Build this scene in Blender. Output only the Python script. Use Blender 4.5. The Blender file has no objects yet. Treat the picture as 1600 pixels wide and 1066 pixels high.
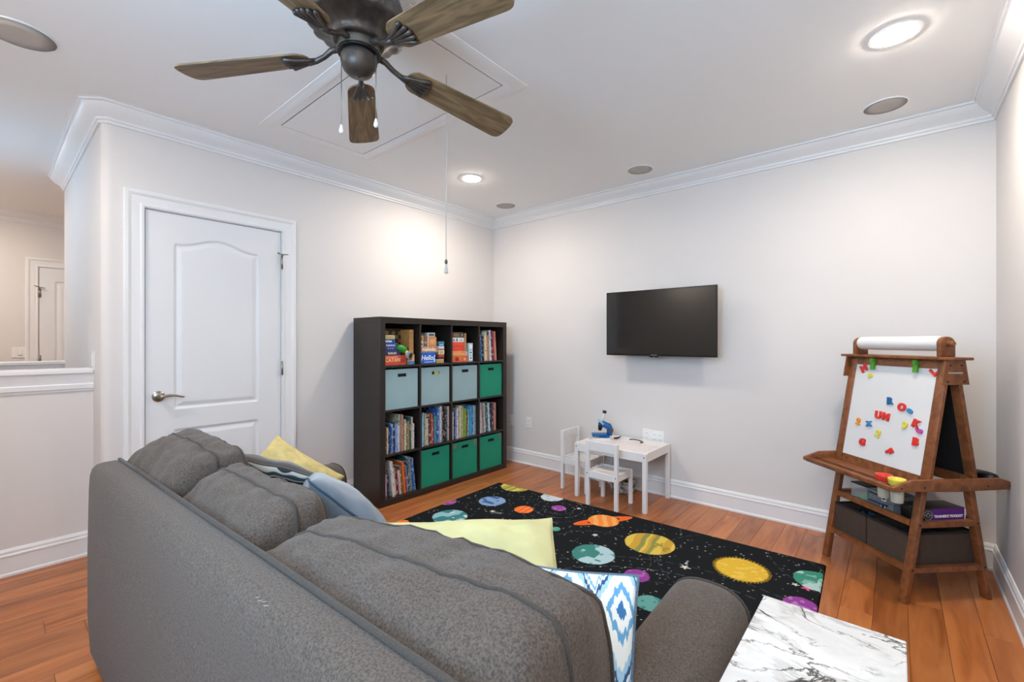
import bpy, bmesh, math, random
import numpy as np
from mathutils import Vector, Matrix, noise
random.seed(7)
PI = math.pi
C = bpy.context.scene.collection
SC = bpy.context.scene
# ---------------------------------------------------------------- camera, sky, light, exposure
cam_d = bpy.data.cameras.new('camera'); cam = bpy.data.objects.new('camera', cam_d); C.objects.link(cam)
cam_d.sensor_width = 36.0; cam_d.lens = 703 / 1600 * 36; cam_d.clip_start = 0.02
cam.location = (0, 0, 1.3); cam.rotation_euler = (PI / 2, 0, math.radians(40.5))
SC.camera = cam
SC.view_settings.view_transform = 'Standard'
try: SC.view_settings.look = 'None'
except Exception: pass
SC.view_settings.gamma = 1.0
SC.view_settings.use_curve_mapping = False
SC.view_settings.exposure = 0.36
CAN = 330.0          # radiance of the recessed lamps
SKY = 15.0          # daylight through the windows behind the camera
w = bpy.data.worlds.new('sky'); SC.world = w; w.use_nodes = True
bg = w.node_tree.nodes['Background']; bg.inputs[0].default_value = (0.44, 0.71, 1.0, 1); bg.inputs[1].default_value = SKY
def area(name, loc, rot, sx, sy):
    l = bpy.data.lights.new(name, 'AREA'); l.shape = 'RECTANGLE'; l.size = sx; l.size_y = sy
    l.cycles.is_portal = True
    o = bpy.data.objects.new(name, l); C.objects.link(o); o.location = loc; o.rotation_euler = rot
WIN = [(-1.45, -0.35, 1.15, 2.45), (-4.85, -4.3, 2.0, 2.45)]; YF = -0.75   # windows in the wall behind the camera: x0, x1, z0, z1
for a, b, c, d in WIN:
    area('daylight_portal', ((a + b) / 2, YF - .04, (c + d) / 2), (PI / 2, 0, 0), b - a, d - c)

# ---------------------------------------------------------------- materials
def lin(h):
    h = h.lstrip('#'); r = [int(h[i:i + 2], 16) / 255 for i in (0, 2, 4)]
    return tuple((c / 12.92 if c <= .04045 else ((c + .055) / 1.055) ** 2.4) for c in r) + (1,)
MATS = {}
def mat(name, col, rough=.6, metal=0, var=0, vs=8, bump=0, bs=60, stretch=None, spec=.5, sheen=0, trans=0, emit=0, alpha=1, dark=None, ior=1.45):
    if name in MATS: return MATS[name]
    m = bpy.data.materials.new(name); m.use_nodes = True; n = m.node_tree.nodes; l = m.node_tree.links
    b = n['Principled BSDF']; c = lin(col) if isinstance(col, str) else col
    b.inputs['Base Color'].default_value = c
    b.inputs['Roughness'].default_value = rough; b.inputs['Metallic'].default_value = metal
    b.inputs['Specular IOR Level'].default_value = spec; b.inputs['IOR'].default_value = ior
    b.inputs['Sheen Weight'].default_value = sheen
    b.inputs['Transmission Weight'].default_value = trans
    b.inputs['Alpha'].default_value = alpha
    if emit:
        b.inputs['Emission Color'].default_value = c; b.inputs['Emission Strength'].default_value = emit
    if var or bump:
        tc = n.new('ShaderNodeTexCoord'); mp = n.new('ShaderNodeMapping'); l.new(tc.outputs['Object'], mp.inputs[0])
        if stretch: mp.inputs['Scale'].default_value = stretch
    if var:
        no = n.new('ShaderNodeTexNoise'); no.inputs['Scale'].default_value = vs; no.inputs['Detail'].default_value = 6
        l.new(mp.outputs[0], no.inputs['Vector'])
        mx = n.new('ShaderNodeMix'); mx.data_type = 'RGBA'
        d = lin(dark) if dark else tuple(max(0, x * (1 - var)) for x in c[:3]) + (1,)
        u = c if dark else tuple(min(1, x * (1 + var)) for x in c[:3]) + (1,)
        mx.inputs[6].default_value = d; mx.inputs[7].default_value = u
        rp = n.new('ShaderNodeMapRange'); rp.inputs[1].default_value = .35; rp.inputs[2].default_value = .65
        l.new(no.outputs['Fac'], rp.inputs[0]); l.new(rp.outputs[0], mx.inputs[0]); l.new(mx.outputs[2], b.inputs['Base Color'])
    if bump:
        nb = n.new('ShaderNodeTexNoise'); nb.inputs['Scale'].default_value = bs; nb.inputs['Detail'].default_value = 4
        l.new(mp.outputs[0], nb.inputs['Vector'])
        bp = n.new('ShaderNodeBump'); bp.inputs['Strength'].default_value = bump; bp.inputs['Distance'].default_value = .004
        l.new(nb.outputs['Fac'], bp.inputs['Height']); l.new(bp.outputs[0], b.inputs['Normal'])
    MATS[name] = m; return m

def wood_floor():
    m = bpy.data.materials.new('floor_wood'); m.use_nodes = True; n = m.node_tree.nodes; l = m.node_tree.links
    b = n['Principled BSDF']; b.inputs['Roughness'].default_value = .3
    tc = n.new('ShaderNodeTexCoord'); oi = n.new('ShaderNodeObjectInfo')
    ad = n.new('ShaderNodeVectorMath'); ad.operation = 'ADD'
    sc = n.new('ShaderNodeVectorMath'); sc.operation = 'SCALE'; sc.inputs['Scale'].default_value = 40
    cx = n.new('ShaderNodeCombineXYZ'); l.new(oi.outputs['Random'], cx.inputs[0]); l.new(oi.outputs['Random'], cx.inputs[1])
    l.new(cx.outputs[0], sc.inputs[0]); l.new(tc.outputs['Object'], ad.inputs[0]); l.new(sc.outputs[0], ad.inputs[1])
    mp = n.new('ShaderNodeMapping'); mp.inputs['Scale'].default_value = (9, 1.1, 1); l.new(ad.outputs[0], mp.inputs[0])
    n1 = n.new('ShaderNodeTexNoise'); n1.inputs['Scale'].default_value = 1.6; n1.inputs['Detail'].default_value = 5; n1.inputs['Distortion'].default_value = 1.2
    l.new(mp.outputs[0], n1.inputs['Vector'])
    r = n.new('ShaderNodeValToRGB'); l.new(n1.outputs['Fac'], r.inputs[0])
    e = r.color_ramp.elements; e[0].position = .3; e[0].color = lin('#8a4a22'); e[1].position = .7; e[1].color = lin('#b87440')
    x = r.color_ramp.elements.new(.5); x.color = lin('#a86434')
    hs = n.new('ShaderNodeHueSaturation'); l.new(r.outputs[0], hs.inputs['Color'])
    mr = n.new('ShaderNodeMapRange'); mr.inputs[3].default_value = .82; mr.inputs[4].default_value = 1.18
    l.new(oi.outputs['Random'], mr.inputs[0]); l.new(mr.outputs[0], hs.inputs['Value'])
    l.new(hs.outputs[0], b.inputs['Base Color'])
    return m
M_floor = wood_floor()
def grain(name, c0, c1, sc=(1.2, 14, 14), rough=.45, dist=2.0, ns=1.5):
    m = bpy.data.materials.new(name); m.use_nodes = True; n = m.node_tree.nodes; l = m.node_tree.links
    b = n['Principled BSDF']; b.inputs['Roughness'].default_value = rough
    tc = n.new('ShaderNodeTexCoord'); mp = n.new('ShaderNodeMapping'); mp.inputs['Scale'].default_value = sc
    l.new(tc.outputs['Object'], mp.inputs[0])
    n1 = n.new('ShaderNodeTexNoise'); n1.inputs['Scale'].default_value = ns; n1.inputs['Detail'].default_value = 5; n1.inputs['Distortion'].default_value = dist
    l.new(mp.outputs[0], n1.inputs['Vector'])
    r = n.new('ShaderNodeValToRGB'); l.new(n1.outputs['Fac'], r.inputs[0])
    e = r.color_ramp.elements; e[0].position = .32; e[0].color = lin(c0); e[1].position = .68; e[1].color = lin(c1)
    l.new(r.outputs[0], b.inputs['Base Color']); return m
M_blade = grain('blade_oak', '#5e4a33', '#8d7352', (2.0, 20, 20), .55, 3.0, 1.2)
M_easel = grain('easel_wood', '#6b3d20', '#8f5630', (3, 3, 3), .4, 1.5, 6)

M_wall = mat('wall_paint', '#d9d5d2', .7, var=.015, vs=1.5, bump=.06, bs=220)
M_wallR = M_wall
M_ceil = mat('ceiling_paint', '#f2f2f1', .8, bump=.05, bs=180)
M_trim = mat('trim_white', '#e4e4e4', .35)
M_door = mat('door_white', '#dfe0e1', .4)
M_nick = mat('brushed_nickel', '#a39c92', .3, 1)
M_black = mat('espresso_board', '#2b241f', .38, var=.08, vs=20)
M_white = mat('white_lacquer', '#e6e2df', .4)
M_plate = mat('plate_white', '#e8e8e6', .35)
M_dark = mat('dark_plastic', '#101012', .35)
M_sofa = mat('sofa_fabric', '#51473f', .95, var=.40, vs=210, bump=.35, bs=700, sheen=.1)
M_seam = mat('sofa_piping', '#3f3832', .95, var=.2, vs=300, sheen=.1)
M_bronze = mat('bronze', '#4a423c', .40, .5, var=.35, vs=18)
M_chain = mat('chain_metal', '#8d8980', .4, .8)
M_fgrey = mat('grille_grey', '#bdb5ae', .8, bump=.4, bs=900)
M_lamp = mat('lamp_lens', '#fff1e2', .5, emit=CAN)

# ---------------------------------------------------------------- helpers
def link(name, me, m=None, parent=None, smooth=False, loc=None):
    o = bpy.data.objects.new(name, me); C.objects.link(o)
    if m is not None and not me.materials: me.materials.append(m)
    if parent is not None: o.parent = parent
    if loc is not None: o.location = loc
    if smooth:
        for p in me.polygons: p.use_smooth = True
    return o
class MB:
    def __init__(s): s.v = []; s.f = []
    def add(s, v, f):
        k = len(s.v); s.v += [tuple(x) for x in v]; s.f += [tuple(i + k for i in q) for q in f]; return s
    def box(s, x0, y0, z0, x1, y1, z1, b=0.0, M=None):
        if x1 < x0: x0, x1 = x1, x0
        if y1 < y0: y0, y1 = y1, y0
        if z1 < z0: z0, z1 = z1, z0
        b = min(b, (x1 - x0) * .45, (y1 - y0) * .45, (z1 - z0) * .45)
        if b <= 0:
            v = [(x, y, z) for x in (x0, x1) for y in (y0, y1) for z in (z0, z1)]
            f = [(0, 1, 3, 2), (4, 6, 7, 5), (0, 4, 5, 1), (2, 3, 7, 6), (0, 2, 6, 4), (1, 5, 7, 3)]
        else:
            v = []; idx = {}
            for i, (x, sx) in enumerate(((x0, 1), (x1, -1))):
                for j, (y, sy) in enumerate(((y0, 1), (y1, -1))):
                    for k, (z, sz) in enumerate(((z0, 1), (z1, -1))):
                        idx[i, j, k, 0] = len(v); v.append((x, y + sy * b, z + sz * b))
                        idx[i, j, k, 1] = len(v); v.append((x + sx * b, y, z + sz * b))
                        idx[i, j, k, 2] = len(v); v.append((x + sx * b, y + sy * b, z))
            f = []
            for i in (0, 1):
                q = [idx[i, 0, 0, 0], idx[i, 0, 1, 0], idx[i, 1, 1, 0], idx[i, 1, 0, 0]]; f.append(q if i == 0 else q[::-1])
                q = [idx[0, i, 0, 1], idx[1, i, 0, 1], idx[1, i, 1, 1], idx[0, i, 1, 1]]; f.append(q if i == 0 else q[::-1])
                q = [idx[0, 0, i, 2], idx[0, 1, i, 2], idx[1, 1, i, 2], idx[1, 0, i, 2]]; f.append(q if i == 0 else q[::-1])
            for i in (0, 1):
                for j in (0, 1):
                    par = (i + j) % 2
                    q = [idx[i, j, 0, 0], idx[i, j, 1, 0], idx[i, j, 1, 1], idx[i, j, 0, 1]]; f.append(q[::-1] if par == 0 else q)
                    q = [idx[i, 0, j, 0], idx[i, 1, j, 0], idx[i, 1, j, 2], idx[i, 0, j, 2]]; f.append(q if par == 0 else q[::-1])
                    q = [idx[0, i, j, 1], idx[1, i, j, 1], idx[1, i, j, 2], idx[0, i, j, 2]]; f.append(q[::-1] if par == 0 else q)
            for i in (0, 1):
                for j in (0, 1):
                    for k in (0, 1):
                        q = [idx[i, j, k, 0], idx[i, j, k, 1], idx[i, j, k, 2]]; f.append(q if (i + j + k) % 2 == 0 else q[::-1])
        if M is not None: v = [tuple(M @ Vector(p)) for p in v]
        return s.add(v, f)
    def tube(s, pts, r, n=8, cap=True):
        pts = [Vector(p) for p in pts]; R = r if isinstance(r, (list, tuple)) else [r] * len(pts)
        v = []; f = []; up = None
        for i, p in enumerate(pts):
            t = (pts[min(i + 1, len(pts) - 1)] - pts[max(i - 1, 0)]).normalized()
            if up is None: up = Vector((0, 0, 1)) if abs(t.z) < .9 else Vector((1, 0, 0))
            a = t.cross(up).normalized(); b = a.cross(t).normalized(); up = b
            for k in range(n):
                an = 2 * PI * k / n; v.append(p + (a * math.cos(an) + b * math.sin(an)) * R[i])
        for i in range(len(pts) - 1):
            for k in range(n): f.append((i * n + k, i * n + (k + 1) % n, (i + 1) * n + (k + 1) % n, (i + 1) * n + k))
        if cap: f.append(tuple(range(n))[::-1]); f.append(tuple((len(pts) - 1) * n + k for k in range(n)))
        return s.add(v, f)
    def lathe(s, prof, n=32, c=(0, 0, 0), mod=None):
        v = []; f = []
        for i, (r, z) in enumerate(prof):
            for k in range(n):
                a = 2 * PI * k / n; rr = r * (mod(i, a) if mod else 1)
                v.append((c[0] + rr * math.cos(a), c[1] + rr * math.sin(a), c[2] + z))
        for i in range(len(prof) - 1):
            for k in range(n): f.append((i * n + k, i * n + (k + 1) % n, (i + 1) * n + (k + 1) % n, (i + 1) * n + k))
        f.append(tuple(range(n))[::-1]); f.append(tuple((len(prof) - 1) * n + k for k in range(n)))
        return s.add(v, f)
    def prism(s, poly, h0, h1, M=None):   # poly in xy, extruded in z
        n = len(poly); v = [(x, y, h0) for x, y in poly] + [(x, y, h1) for x, y in poly]
        f = [tuple(range(n))[::-1], tuple(range(n, 2 * n))] + [(i, (i + 1) % n, (i + 1) % n + n, i + n) for i in range(n)]
        if M is not None: v = [tuple(M @ Vector(p)) for p in v]
        return s.add(v, f)
    def sweep(s, path, prof, closed=False):   # prof: list of (offset to the right of travel, z)
        P = [Vector(p) for p in path]; n = len(P); m = len(prof); v = []; f = []
        def rt(a, b): d = (b - a).normalized(); return Vector((d.y, -d.x))
        for i in range(n):
            if closed or 0 < i < n - 1:
                a = rt(P[(i - 1) % n], P[i]); b = rt(P[i], P[(i + 1) % n]); q = (a + b).normalized(); q /= max(.3, q.dot(a))
            elif i == 0: q = rt(P[0], P[1])
            else: q = rt(P[-2], P[-1])
            for o, z in prof: v.append((P[i].x + q.x * o, P[i].y + q.y * o, z))
        for i in range(n if closed else n - 1):
            for k in range(m):
                f.append((i * m + k, ((i + 1) % n) * m + k, ((i + 1) % n) * m + (k + 1) % m, i * m + (k + 1) % m))
        if not closed: f.append(tuple(range(m))[::-1]); f.append(tuple((n - 1) * m + k for k in range(m)))
        return s.add(v, f)
    def build(s, name, m, parent=None, smooth=False, loc=None, sharp=None):
        me = bpy.data.meshes.new(name); me.from_pydata(s.v, [], s.f)
        bm = bmesh.new(); bm.from_mesh(me); bmesh.ops.recalc_face_normals(bm, faces=bm.faces)
        if sharp:
            for e in bm.edges:
                if len(e.link_faces) == 2 and e.calc_face_angle(0) > sharp: e.smooth = False
        bm.to_mesh(me); bm.free()
        return link(name, me, m, parent, smooth or bool(sharp), loc)
def tag(o, label=None, cat=None, group=None, kind=None):
    if label: o['label'] = label
    if cat: o['category'] = cat
    if group: o['group'] = group
    if kind: o['kind'] = kind
    return o
def thing(name, label, cat, loc=(0, 0, 0), rz=0, group=None):
    o = bpy.data.objects.new(name, None); C.objects.link(o); o.empty_display_size = .05
    o.location = loc; o.rotation_euler = (0, 0, rz); return tag(o, label, cat, group)
def struct(o, label=None): o['kind'] = 'structure'; return tag(o, label)
def bx(name, m, parent, a, b, bev=.002, **k): return MB().box(*a, *b, b=bev).build(name, m, parent, **k)
def text(s, size, m, parent, loc, rot, name='lettering', ext=.0006, width=None, shear=0, bold=0.0):
    cu = bpy.data.curves.new(name, 'FONT'); cu.body = s; cu.size = size; cu.extrude = ext; cu.align_x = 'CENTER'; cu.align_y = 'CENTER'
    cu.resolution_u = 3; cu.shear = shear; cu.offset = bold
    cu.materials.append(m)
    o = bpy.data.objects.new(name, cu); C.objects.link(o); o.parent = parent; o.location = loc
    o.rotation_euler = rot
    if width: o.scale = (width, 1, 1)
    return o

# ---------------------------------------------------------------- room shell
XL, YB, XR, YR, ZC = -3.448, 3.715, .43, .43, 2.66
FX = -7.03; EX = -5.29
# floor: boards laid one by one
fl = bx('floor', mat('floor_gap', '#3a2010', .8), None, (FX - .1, YF - .1, -.1), (XR + .12, YB + .12, -.012), 0)
struct(fl)
BW = .127
lens = [.6, .85, 1.1, 1.35, 1.6]; bmesh_by = {}
for L_ in lens:
    mb = MB().box(0, 0, -.012, BW - .0012, L_ - .0012, 0, b=.0007)
    bmesh_by[L_] = mb
first = {}
rnd = random.Random(3)
nboard = 0
x = XR - .006 - BW
while x > -3.88:
    y = YF - rnd.choice(lens) * .5
    while y < YB - .01:
        L_ = rnd.choice(lens)
        if y + L_ > YB - .005:
            L_ = min(lens, key=lambda q: abs(q - (YB - .005 - y)))
        yy = y
        if yy + L_ > YF:
            if L_ not in first:
                o = bmesh_by[L_].build('floor_board', M_floor, fl, loc=(x, yy, 0)); first[L_] = o
            else:
                o = first[L_].copy(); C.objects.link(o); o.location = (x, yy, 0)
            nboard += 1
        y += L_
        if YB - y < .3: break
    if y < YB - .005:
        o = MB().box(x, y, -.012, x + BW - .0012, YB + .004, 0, b=.0007).build('floor_board', M_floor, fl); nboard += 1
    x -= BW
if True:
    MB().box(FX, YF, -.012, -3.9, YB, -.001).build('hall_floor', M_floor, fl)

# ceiling with recesses is one slab; lamps and grilles sit in it
struct(bx('ceiling', M_ceil, None, (FX - .1, YF - .1, ZC), (XR + .12, YB + .12, ZC + .1), 0))
# door geometry
DY0, DY1, DZ = .629, 1.416, 2.10
wl = MB()
R = .042
# left wall: bullnose corner solid
poly = [(XL - .12, YR + .12), (XL - .12, YR), (XL - R, YR)]
poly = [(XL - .13, YR), (XL - R, YR)] + [(XL - R + R * math.sin(a), YR + R - R * math.cos(a)) for a in [i * PI / 16 for i in range(1, 9)]] + [(XL, DY0 - .02), (XL - .13, DY0 - .02)]
wl.prism(poly, 0, ZC)
wl.box(XL - .13, DY0 - .02, DZ + .02, XL, DY1 + .02, ZC)
wl.box(XL - .13, DY1 + .02, 0, XL, YB + .1, ZC)
o = wl.build('wall_left', M_wall, sharp=.5); struct(o)
struct(bx('wall_return', M_wall, None, (EX, YR, 0), (XL - .13, YR + .13, ZC), 0))
struct(bx('wall_back', M_wall, None, (XL - .13, YB, 0), (XR + .12, YB + .12, ZC), 0))
struct(bx('wall_right', M_wall, None, (XR, YF, 0), (XR + .12, YB, ZC), 0))
mb = MB(); xs = [FX - .1]
for a, b, c, d in sorted(WIN): xs += [a, b]
xs.append(XR + .12)
for i in range(0, len(xs), 2): mb.box(xs[i], YF - .12, 0, xs[i + 1], YF, ZC)
for a, b, c, d in WIN:
    mb.box(a, YF - .12, 0, b, YF, c); mb.box(a, YF - .12, d, b, YF, ZC)
struct(mb.build('wall_front', M_wall))
for i, (a, b, c, d) in enumerate(WIN):
    fr = MB().box(a, YF - .1, c, a + .05, YF - .03, d).box(b - .05, YF - .1, c, b, YF - .03, d).box(a + .05, YF - .1, c, b - .05, YF - .03, c + .05)\
        .box(a + .05, YF - .1, d - .05, b - .05, YF - .03, d).box((a + b) / 2 - .015, YF - .095, c + .05, (a + b) / 2 + .015, YF - .035, d - .05).build('window_%d' % (i + 1), M_trim)
    struct(fr, 'white framed window in the wall behind the camera')
struct(bx('wall_hall', M_wall, None, (FX - .1, YF, 0), (FX, YB + .1, ZC), 0))
struct(bx('wall_hall_end', M_wall, None, (FX, YB, 0), (XL - .13, YB + .12, ZC), 0))

# trim profiles
crown = [(0, ZC - .108), (.010, ZC - .108), (.012, ZC - .094), (.020, ZC - .090), (.022, ZC - .078), (.035, ZC - .066), (.058, ZC - .052), (.078, ZC - .030),
         (.084, ZC - .018), (.094, ZC - .014), (.096, ZC - .004), (.104, ZC - .001), (.104, ZC), (0, ZC)]
struct(MB().sweep([(EX, YR), (XL - .03, YR), (XL, YR + .03), (XL, YB), (XR, YB), (XR, YF)], crown).build('trim_1', M_trim, sharp=.6), 'white crown moulding around the playroom ceiling')
struct(MB().sweep([(FX, YF), (FX, YB)], crown).build('trim_2', M_trim, sharp=.6), 'white crown moulding of the hall beyond the stairwell')
base = [(0, 0), (.020, 0), (.020, .012), (.014, .020), (.014, .105), (.017, .108), (.017, .116), (.012, .122), (.012, .136), (.008, .141), (.005, .148), (0, .150)]
struct(MB().sweep([(-3.74, YF), (-3.74, YR), (XL - .03, YR), (XL, YR + .03), (XL, .53)], base).build('baseboard_left', M_trim, sharp=.6))
struct(MB().sweep([(XL, 1.518), (XL, YB), (XR, YB), (XR, YF)], base).build('baseboard_back', M_trim, sharp=.6))
# half walls round the stairwell
for nm, X, th in (('wall_half', -3.74, .13), ('wall_half_far', EX - .0, .13)):
    yend = YR if X > -4 else YB
    h = bx(nm, M_wall, None, (X - th, YF, 0), (X, yend, 1.105), 0); struct(h, 'waist high half wall beside the stairwell')
    MB().box(X - th - .03, YF, 1.105, X + .035, yend, 1.133, b=.005).build('cap_board', M_trim, h)
    cp = [(0, 1.0), (.008, 1.0), (.010, 1.012), (.016, 1.016), (.018, 1.040), (.012, 1.046), (.014, 1.06), (.022, 1.085), (.027, 1.105), (0, 1.105)]
    MB().sweep([(X, YF), (X, yend)], cp).build('cap_moulding', M_trim, h, sharp=.6)

# ---------------------------------------------------------------- doors
def casing_mesh(y0, y1, z1, X, wd=.095):
    pr = [(0, 0), (0, .012), (.012, .014), (.02, .010), (.06, .012), (.075, .020), (wd - .004, .020), (wd, .016), (wd, 0)]
    path = [(y0, 0), (y0, z1), (y1, z1), (y1, 0)]; v = []; f = []
    q = [(-1, 0), (-1, 1), (1, 1), (1, 0)]
    for (py, pz), (qy, qz) in zip(path, q):
        for o_, h in pr: v.append((X + h, py + qy * o_, pz + qz * o_))
    m = len(pr)
    for i in range(3):
        for k in range(m): f.append((i * m + k, (i + 1) * m + k, (i + 1) * m + (k + 1) % m, i * m + (k + 1) % m))
    f.append(tuple(range(m))); f.append(tuple(3 * m + k for k in range(m)))
    return MB().add(v, f)
def door_leaf(name, parent, X, y0, y1, z0, z1, panels):
    ny, nz = 132, 340
    Y = np.linspace(y0, y1, ny); Z = np.linspace(z0, z1, nz); YY, ZZ = np.meshgrid(Y, Z, indexing='ij')
    D = np.zeros_like(YY)
    for (a, b, c, top, arch) in panels:
        u = (YY - (a + b) / 2) / ((b - a) / 2)
        zt = top + arch * np.where(np.abs(u) < 1, .5 + .5 * np.cos(np.pi * np.clip(u * 1.12, -1, 1)), 0)
        d = np.minimum(np.minimum(YY - a, b - YY), np.minimum(ZZ - c, (zt - ZZ) * .93))
        g = np.where(d <= 0, 0, np.where(d < .008, -(d / .008) * .009, np.where(d < .014, -.009, np.where(d < .040, -.009 + (d - .014) / .026 * .0085, -.0005))))
        D = D + g
    v = [(X + D[i, j], Y[i], Z[j]) for i in range(ny) for j in range(nz)]
    f = [(i * nz + j, (i + 1) * nz + j, (i + 1) * nz + j + 1, i * nz + j + 1) for i in range(ny - 1) for j in range(nz - 1)]
    k = len(v); v += [(X - .035, y, z) for y, z in ((y0, z0), (y1, z0), (y1, z1), (y0, z1))]
    c = [0, (ny - 1) * nz, (ny - 1) * nz + nz - 1, nz - 1]
    f.append((k, k + 1, k + 2, k + 3))
    f.append(tuple([j for j in range(nz)] + [k + 3, k])); f.append(tuple([(ny - 1) * nz + j for j in range(nz)] + [k + 2, k + 1]))
    f.append(tuple([i * nz for i in range(ny)] + [k + 1, k])); f.append(tuple([i * nz + nz - 1 for i in range(ny)] + [k + 2, k + 3]))
    return MB().add(v, f).build(name, M_door, parent, sharp=.9)
def hinge(parent, X, y, z):
    return MB().tube([(X + .004, y, z - .05), (X + .004, y, z + .05)], .0065, 10).box(X - .004, y - .002, z - .045, X + .0005, y + .018, z + .045).build('hinge', M_nick, parent, sharp=.5)
d1 = struct(casing_mesh(DY0 - .008, DY1 + .008, DZ + .008, XL).build('door_1', M_trim, sharp=.4), 'white arched two panel door with nickel lever in left wall')
MB().box(XL - .13, DY0 - .02, 0, XL, DY0 - .003, DZ + .003).box(XL - .13, DY1 + .003, 0, XL, DY1 + .02, DZ + .003).box(XL - .13, DY0 - .02, DZ + .003, XL, DY1 + .02, DZ + .02).build('jamb', M_trim, d1)
MB().box(XL - .09, DY0 - .01, 0, XL - .06, DY1 + .01, DZ + .01).build('gap_shade_sheet', mat('gap_shadow', '#77746f', .9), d1)  # full sheet behind the leaf, its grey painted as shade in the gap
lf = door_leaf('door_leaf', d1, XL - .006, DY0, DY1, .008, DZ, [(.772, 1.262, .872, 1.915, .052), (.772, 1.262, .25, .742, 0)])
hd = MB().lathe([(.033, 0), (.033, .004), (.028, .009), (.014, .012), (.012, .04)], 24)
hd.v = [(XL - .004 + z, .692 + x, .959 + y) for x, y, z in hd.v]
handle = hd.build('door_handle', M_nick, d1, sharp=.6)
pts = [(XL + .042, .692, .959), (XL + .046, .705, .960), (XL + .046, .735, .964), (XL + .045, .765, .962), (XL + .044, .79, .955), (XL + .044, .806, .950), (XL + .044, .815, .951)]
MB().tube(pts, [.011, .010, .008, .007, .0065, .006, .004], 10).build('lever', M_nick, handle, smooth=True)
for z in (1.88, 1.10): hinge(d1, XL + .006, DY1 + .004, z)
MB().tube([(XL + .012, DY1 + .004, 1.935), (XL + .05, DY1 + .03, 1.935)], .004, 8).tube([(XL + .012, DY1 + .004, 1.935), (XL + .05, DY1 - .035, 1.935)], .004, 8).tube([(XL + .05, DY1 - .035, 1.935), (XL + .056, DY1 - .04, 1.935)], .008, 8).build('hinge_stop', M_nick, d1, smooth=True)
HX = FX
d2 = struct(casing_mesh(.372, 1.2, 2.10, HX).build('door_2', M_trim, sharp=.4), 'white panel door in the far hall wall')
MB().box(HX - .004, .365, 0, HX + .002, 1.207, 2.107).build('jamb', mat('gap_shadow', '#77746f', .9), d2)  # grey sheet behind the hall leaf paints the shade in its gaps
door_leaf('door_leaf', d2, HX + .012, .378, 1.196, .01, 2.094, [(.50, 1.07, .90, 1.95, .0), (.50, 1.07, .25, .75, 0)])
for z in (1.82, 1.10, .3): hinge(d2, HX + .016, .374, z)
MB().tube([(HX + .02, .374, 1.88), (HX + .06, .34, 1.89)], .006, 8).tube([(HX + .02, .374, 1.88), (HX + .06, .42, 1.87)], .004, 8).build('hinge_stop', M_nick, d2, smooth=True)

# ---------------------------------------------------------------- switch plates and outlets
def plate(name, label, loc, rz, kind='outlet', w_=.072, h_=.115, n=1, cat=None, group=None):
    t = thing(name, label, cat or ('outlet' if kind == 'outlet' else 'switch'), loc, rz, group)
    W = w_ + (n - 1) * .046
    bx('cover_plate', M_plate, t, (-W / 2, -.006, -h_ / 2), (W / 2, 0, h_ / 2), .003)
    for i in range(n):
        cx = (i - (n - 1) / 2) * .046
        if kind == 'outlet':
            for s in (-1, 1):
                r = bx('receptacle', M_plate, t, (cx - .016, -.009, s * .02 - .014), (cx + .016, -.006, s * .02 + .014), .003)
                MB().box(cx - .008, -.0096, s * .02 - .003, cx - .006, -.009, s * .02 + .007).box(cx + .006, -.0096, s * .02 - .003, cx + .008, -.009, s * .02 + .007).build('slot', M_dark, r)
        else:
            bx('rocker', M_plate, t, (cx - .016, -.011, -.033), (cx + .016, -.006, .033), .003)
    return t
plate('wall_outlet', 'white outlet on back wall between bookshelf and small table', (-2.939, YB, .440), 0)
plate('wall_outlet', 'white outlet close beside the bookshelf in its shadow', (-3.20, YB, .442), 0)
plate('wall_outlet', 'wide white outlet plate just above the right end of small table, left one', (-1.640, YB, .485), 0, n=1)
plate('cable_plate', 'double white plate just above the small table, right of the single plate', (-1.545, YB, .480), 0, n=2, cat='wall plate')
plate('wall_outlet', 'outlet on the back wall low under the small table', (-2.00, YB, .22), 0)
plate('light_switch', 'white light switch on return wall end above the half wall', (-3.70, YR, 1.18), 0, 'switch')
plate('light_switch', 'white square switch plate beside the far hall door', (FX, .237, 1.18), -PI / 2 + PI, 'switch', w_=.115, n=1)

# ---------------------------------------------------------------- ceiling lamps, speakers, hatch
def can(x, y, label):
    t = thing('recessed_light', label, 'ceiling light', (x, y, ZC), 0, 'recessed ceiling lights')
    MB().lathe([(.070, -.001), (.073, -.006), (.094, -.004), (.097, 0)], 40).build('trim_ring', M_trim, t, sharp=.6)
    MB().lathe([(.073, -.0065), (.060, -.010), (.03, -.0125), (.002, -.0135)], 40).build('lens', M_lamp, t, smooth=True)
can(-2.70, 2.64, 'lit recessed ceiling light near the back left corner')
can(-.005, 2.62, 'lit recessed ceiling light at right above the easel side')
can(-2.70, -.38, 'lit recessed ceiling light behind the camera at left')
can(-.005, -.15, 'lit recessed ceiling light directly above the camera')
can(-6.1, -.4, 'unseen recessed ceiling light added in the hall')  # hall lamp added out of view as fill
can(-6.1, 2.2, 'unseen recessed ceiling light added at the hall end')  # another added hall lamp, hidden from the camera
def speaker(x, y, r, label):
    t = thing('ceiling_speaker', label, 'speaker', (x, y, ZC), 0, 'round ceiling speakers')
    MB().lathe([(r, 0), (r, -.004), (r - .006, -.006), (r - .007, -.003)], 40).build('rim', M_ceil, t, sharp=.6)
    MB().lathe([(r - .007, -.004), (r * .5, -.0065), (.002, -.007)], 40).build('grille', M_fgrey, t, smooth=True)
speaker(-.049, 3.375, .105, 'round grey ceiling speaker near the right wall, above the easel')
speaker(-1.545, 3.372, .10, 'round grey ceiling speaker above the television')
speaker(-2.978, 3.388, .10, 'small round grey ceiling speaker in the back left corner')
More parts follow.
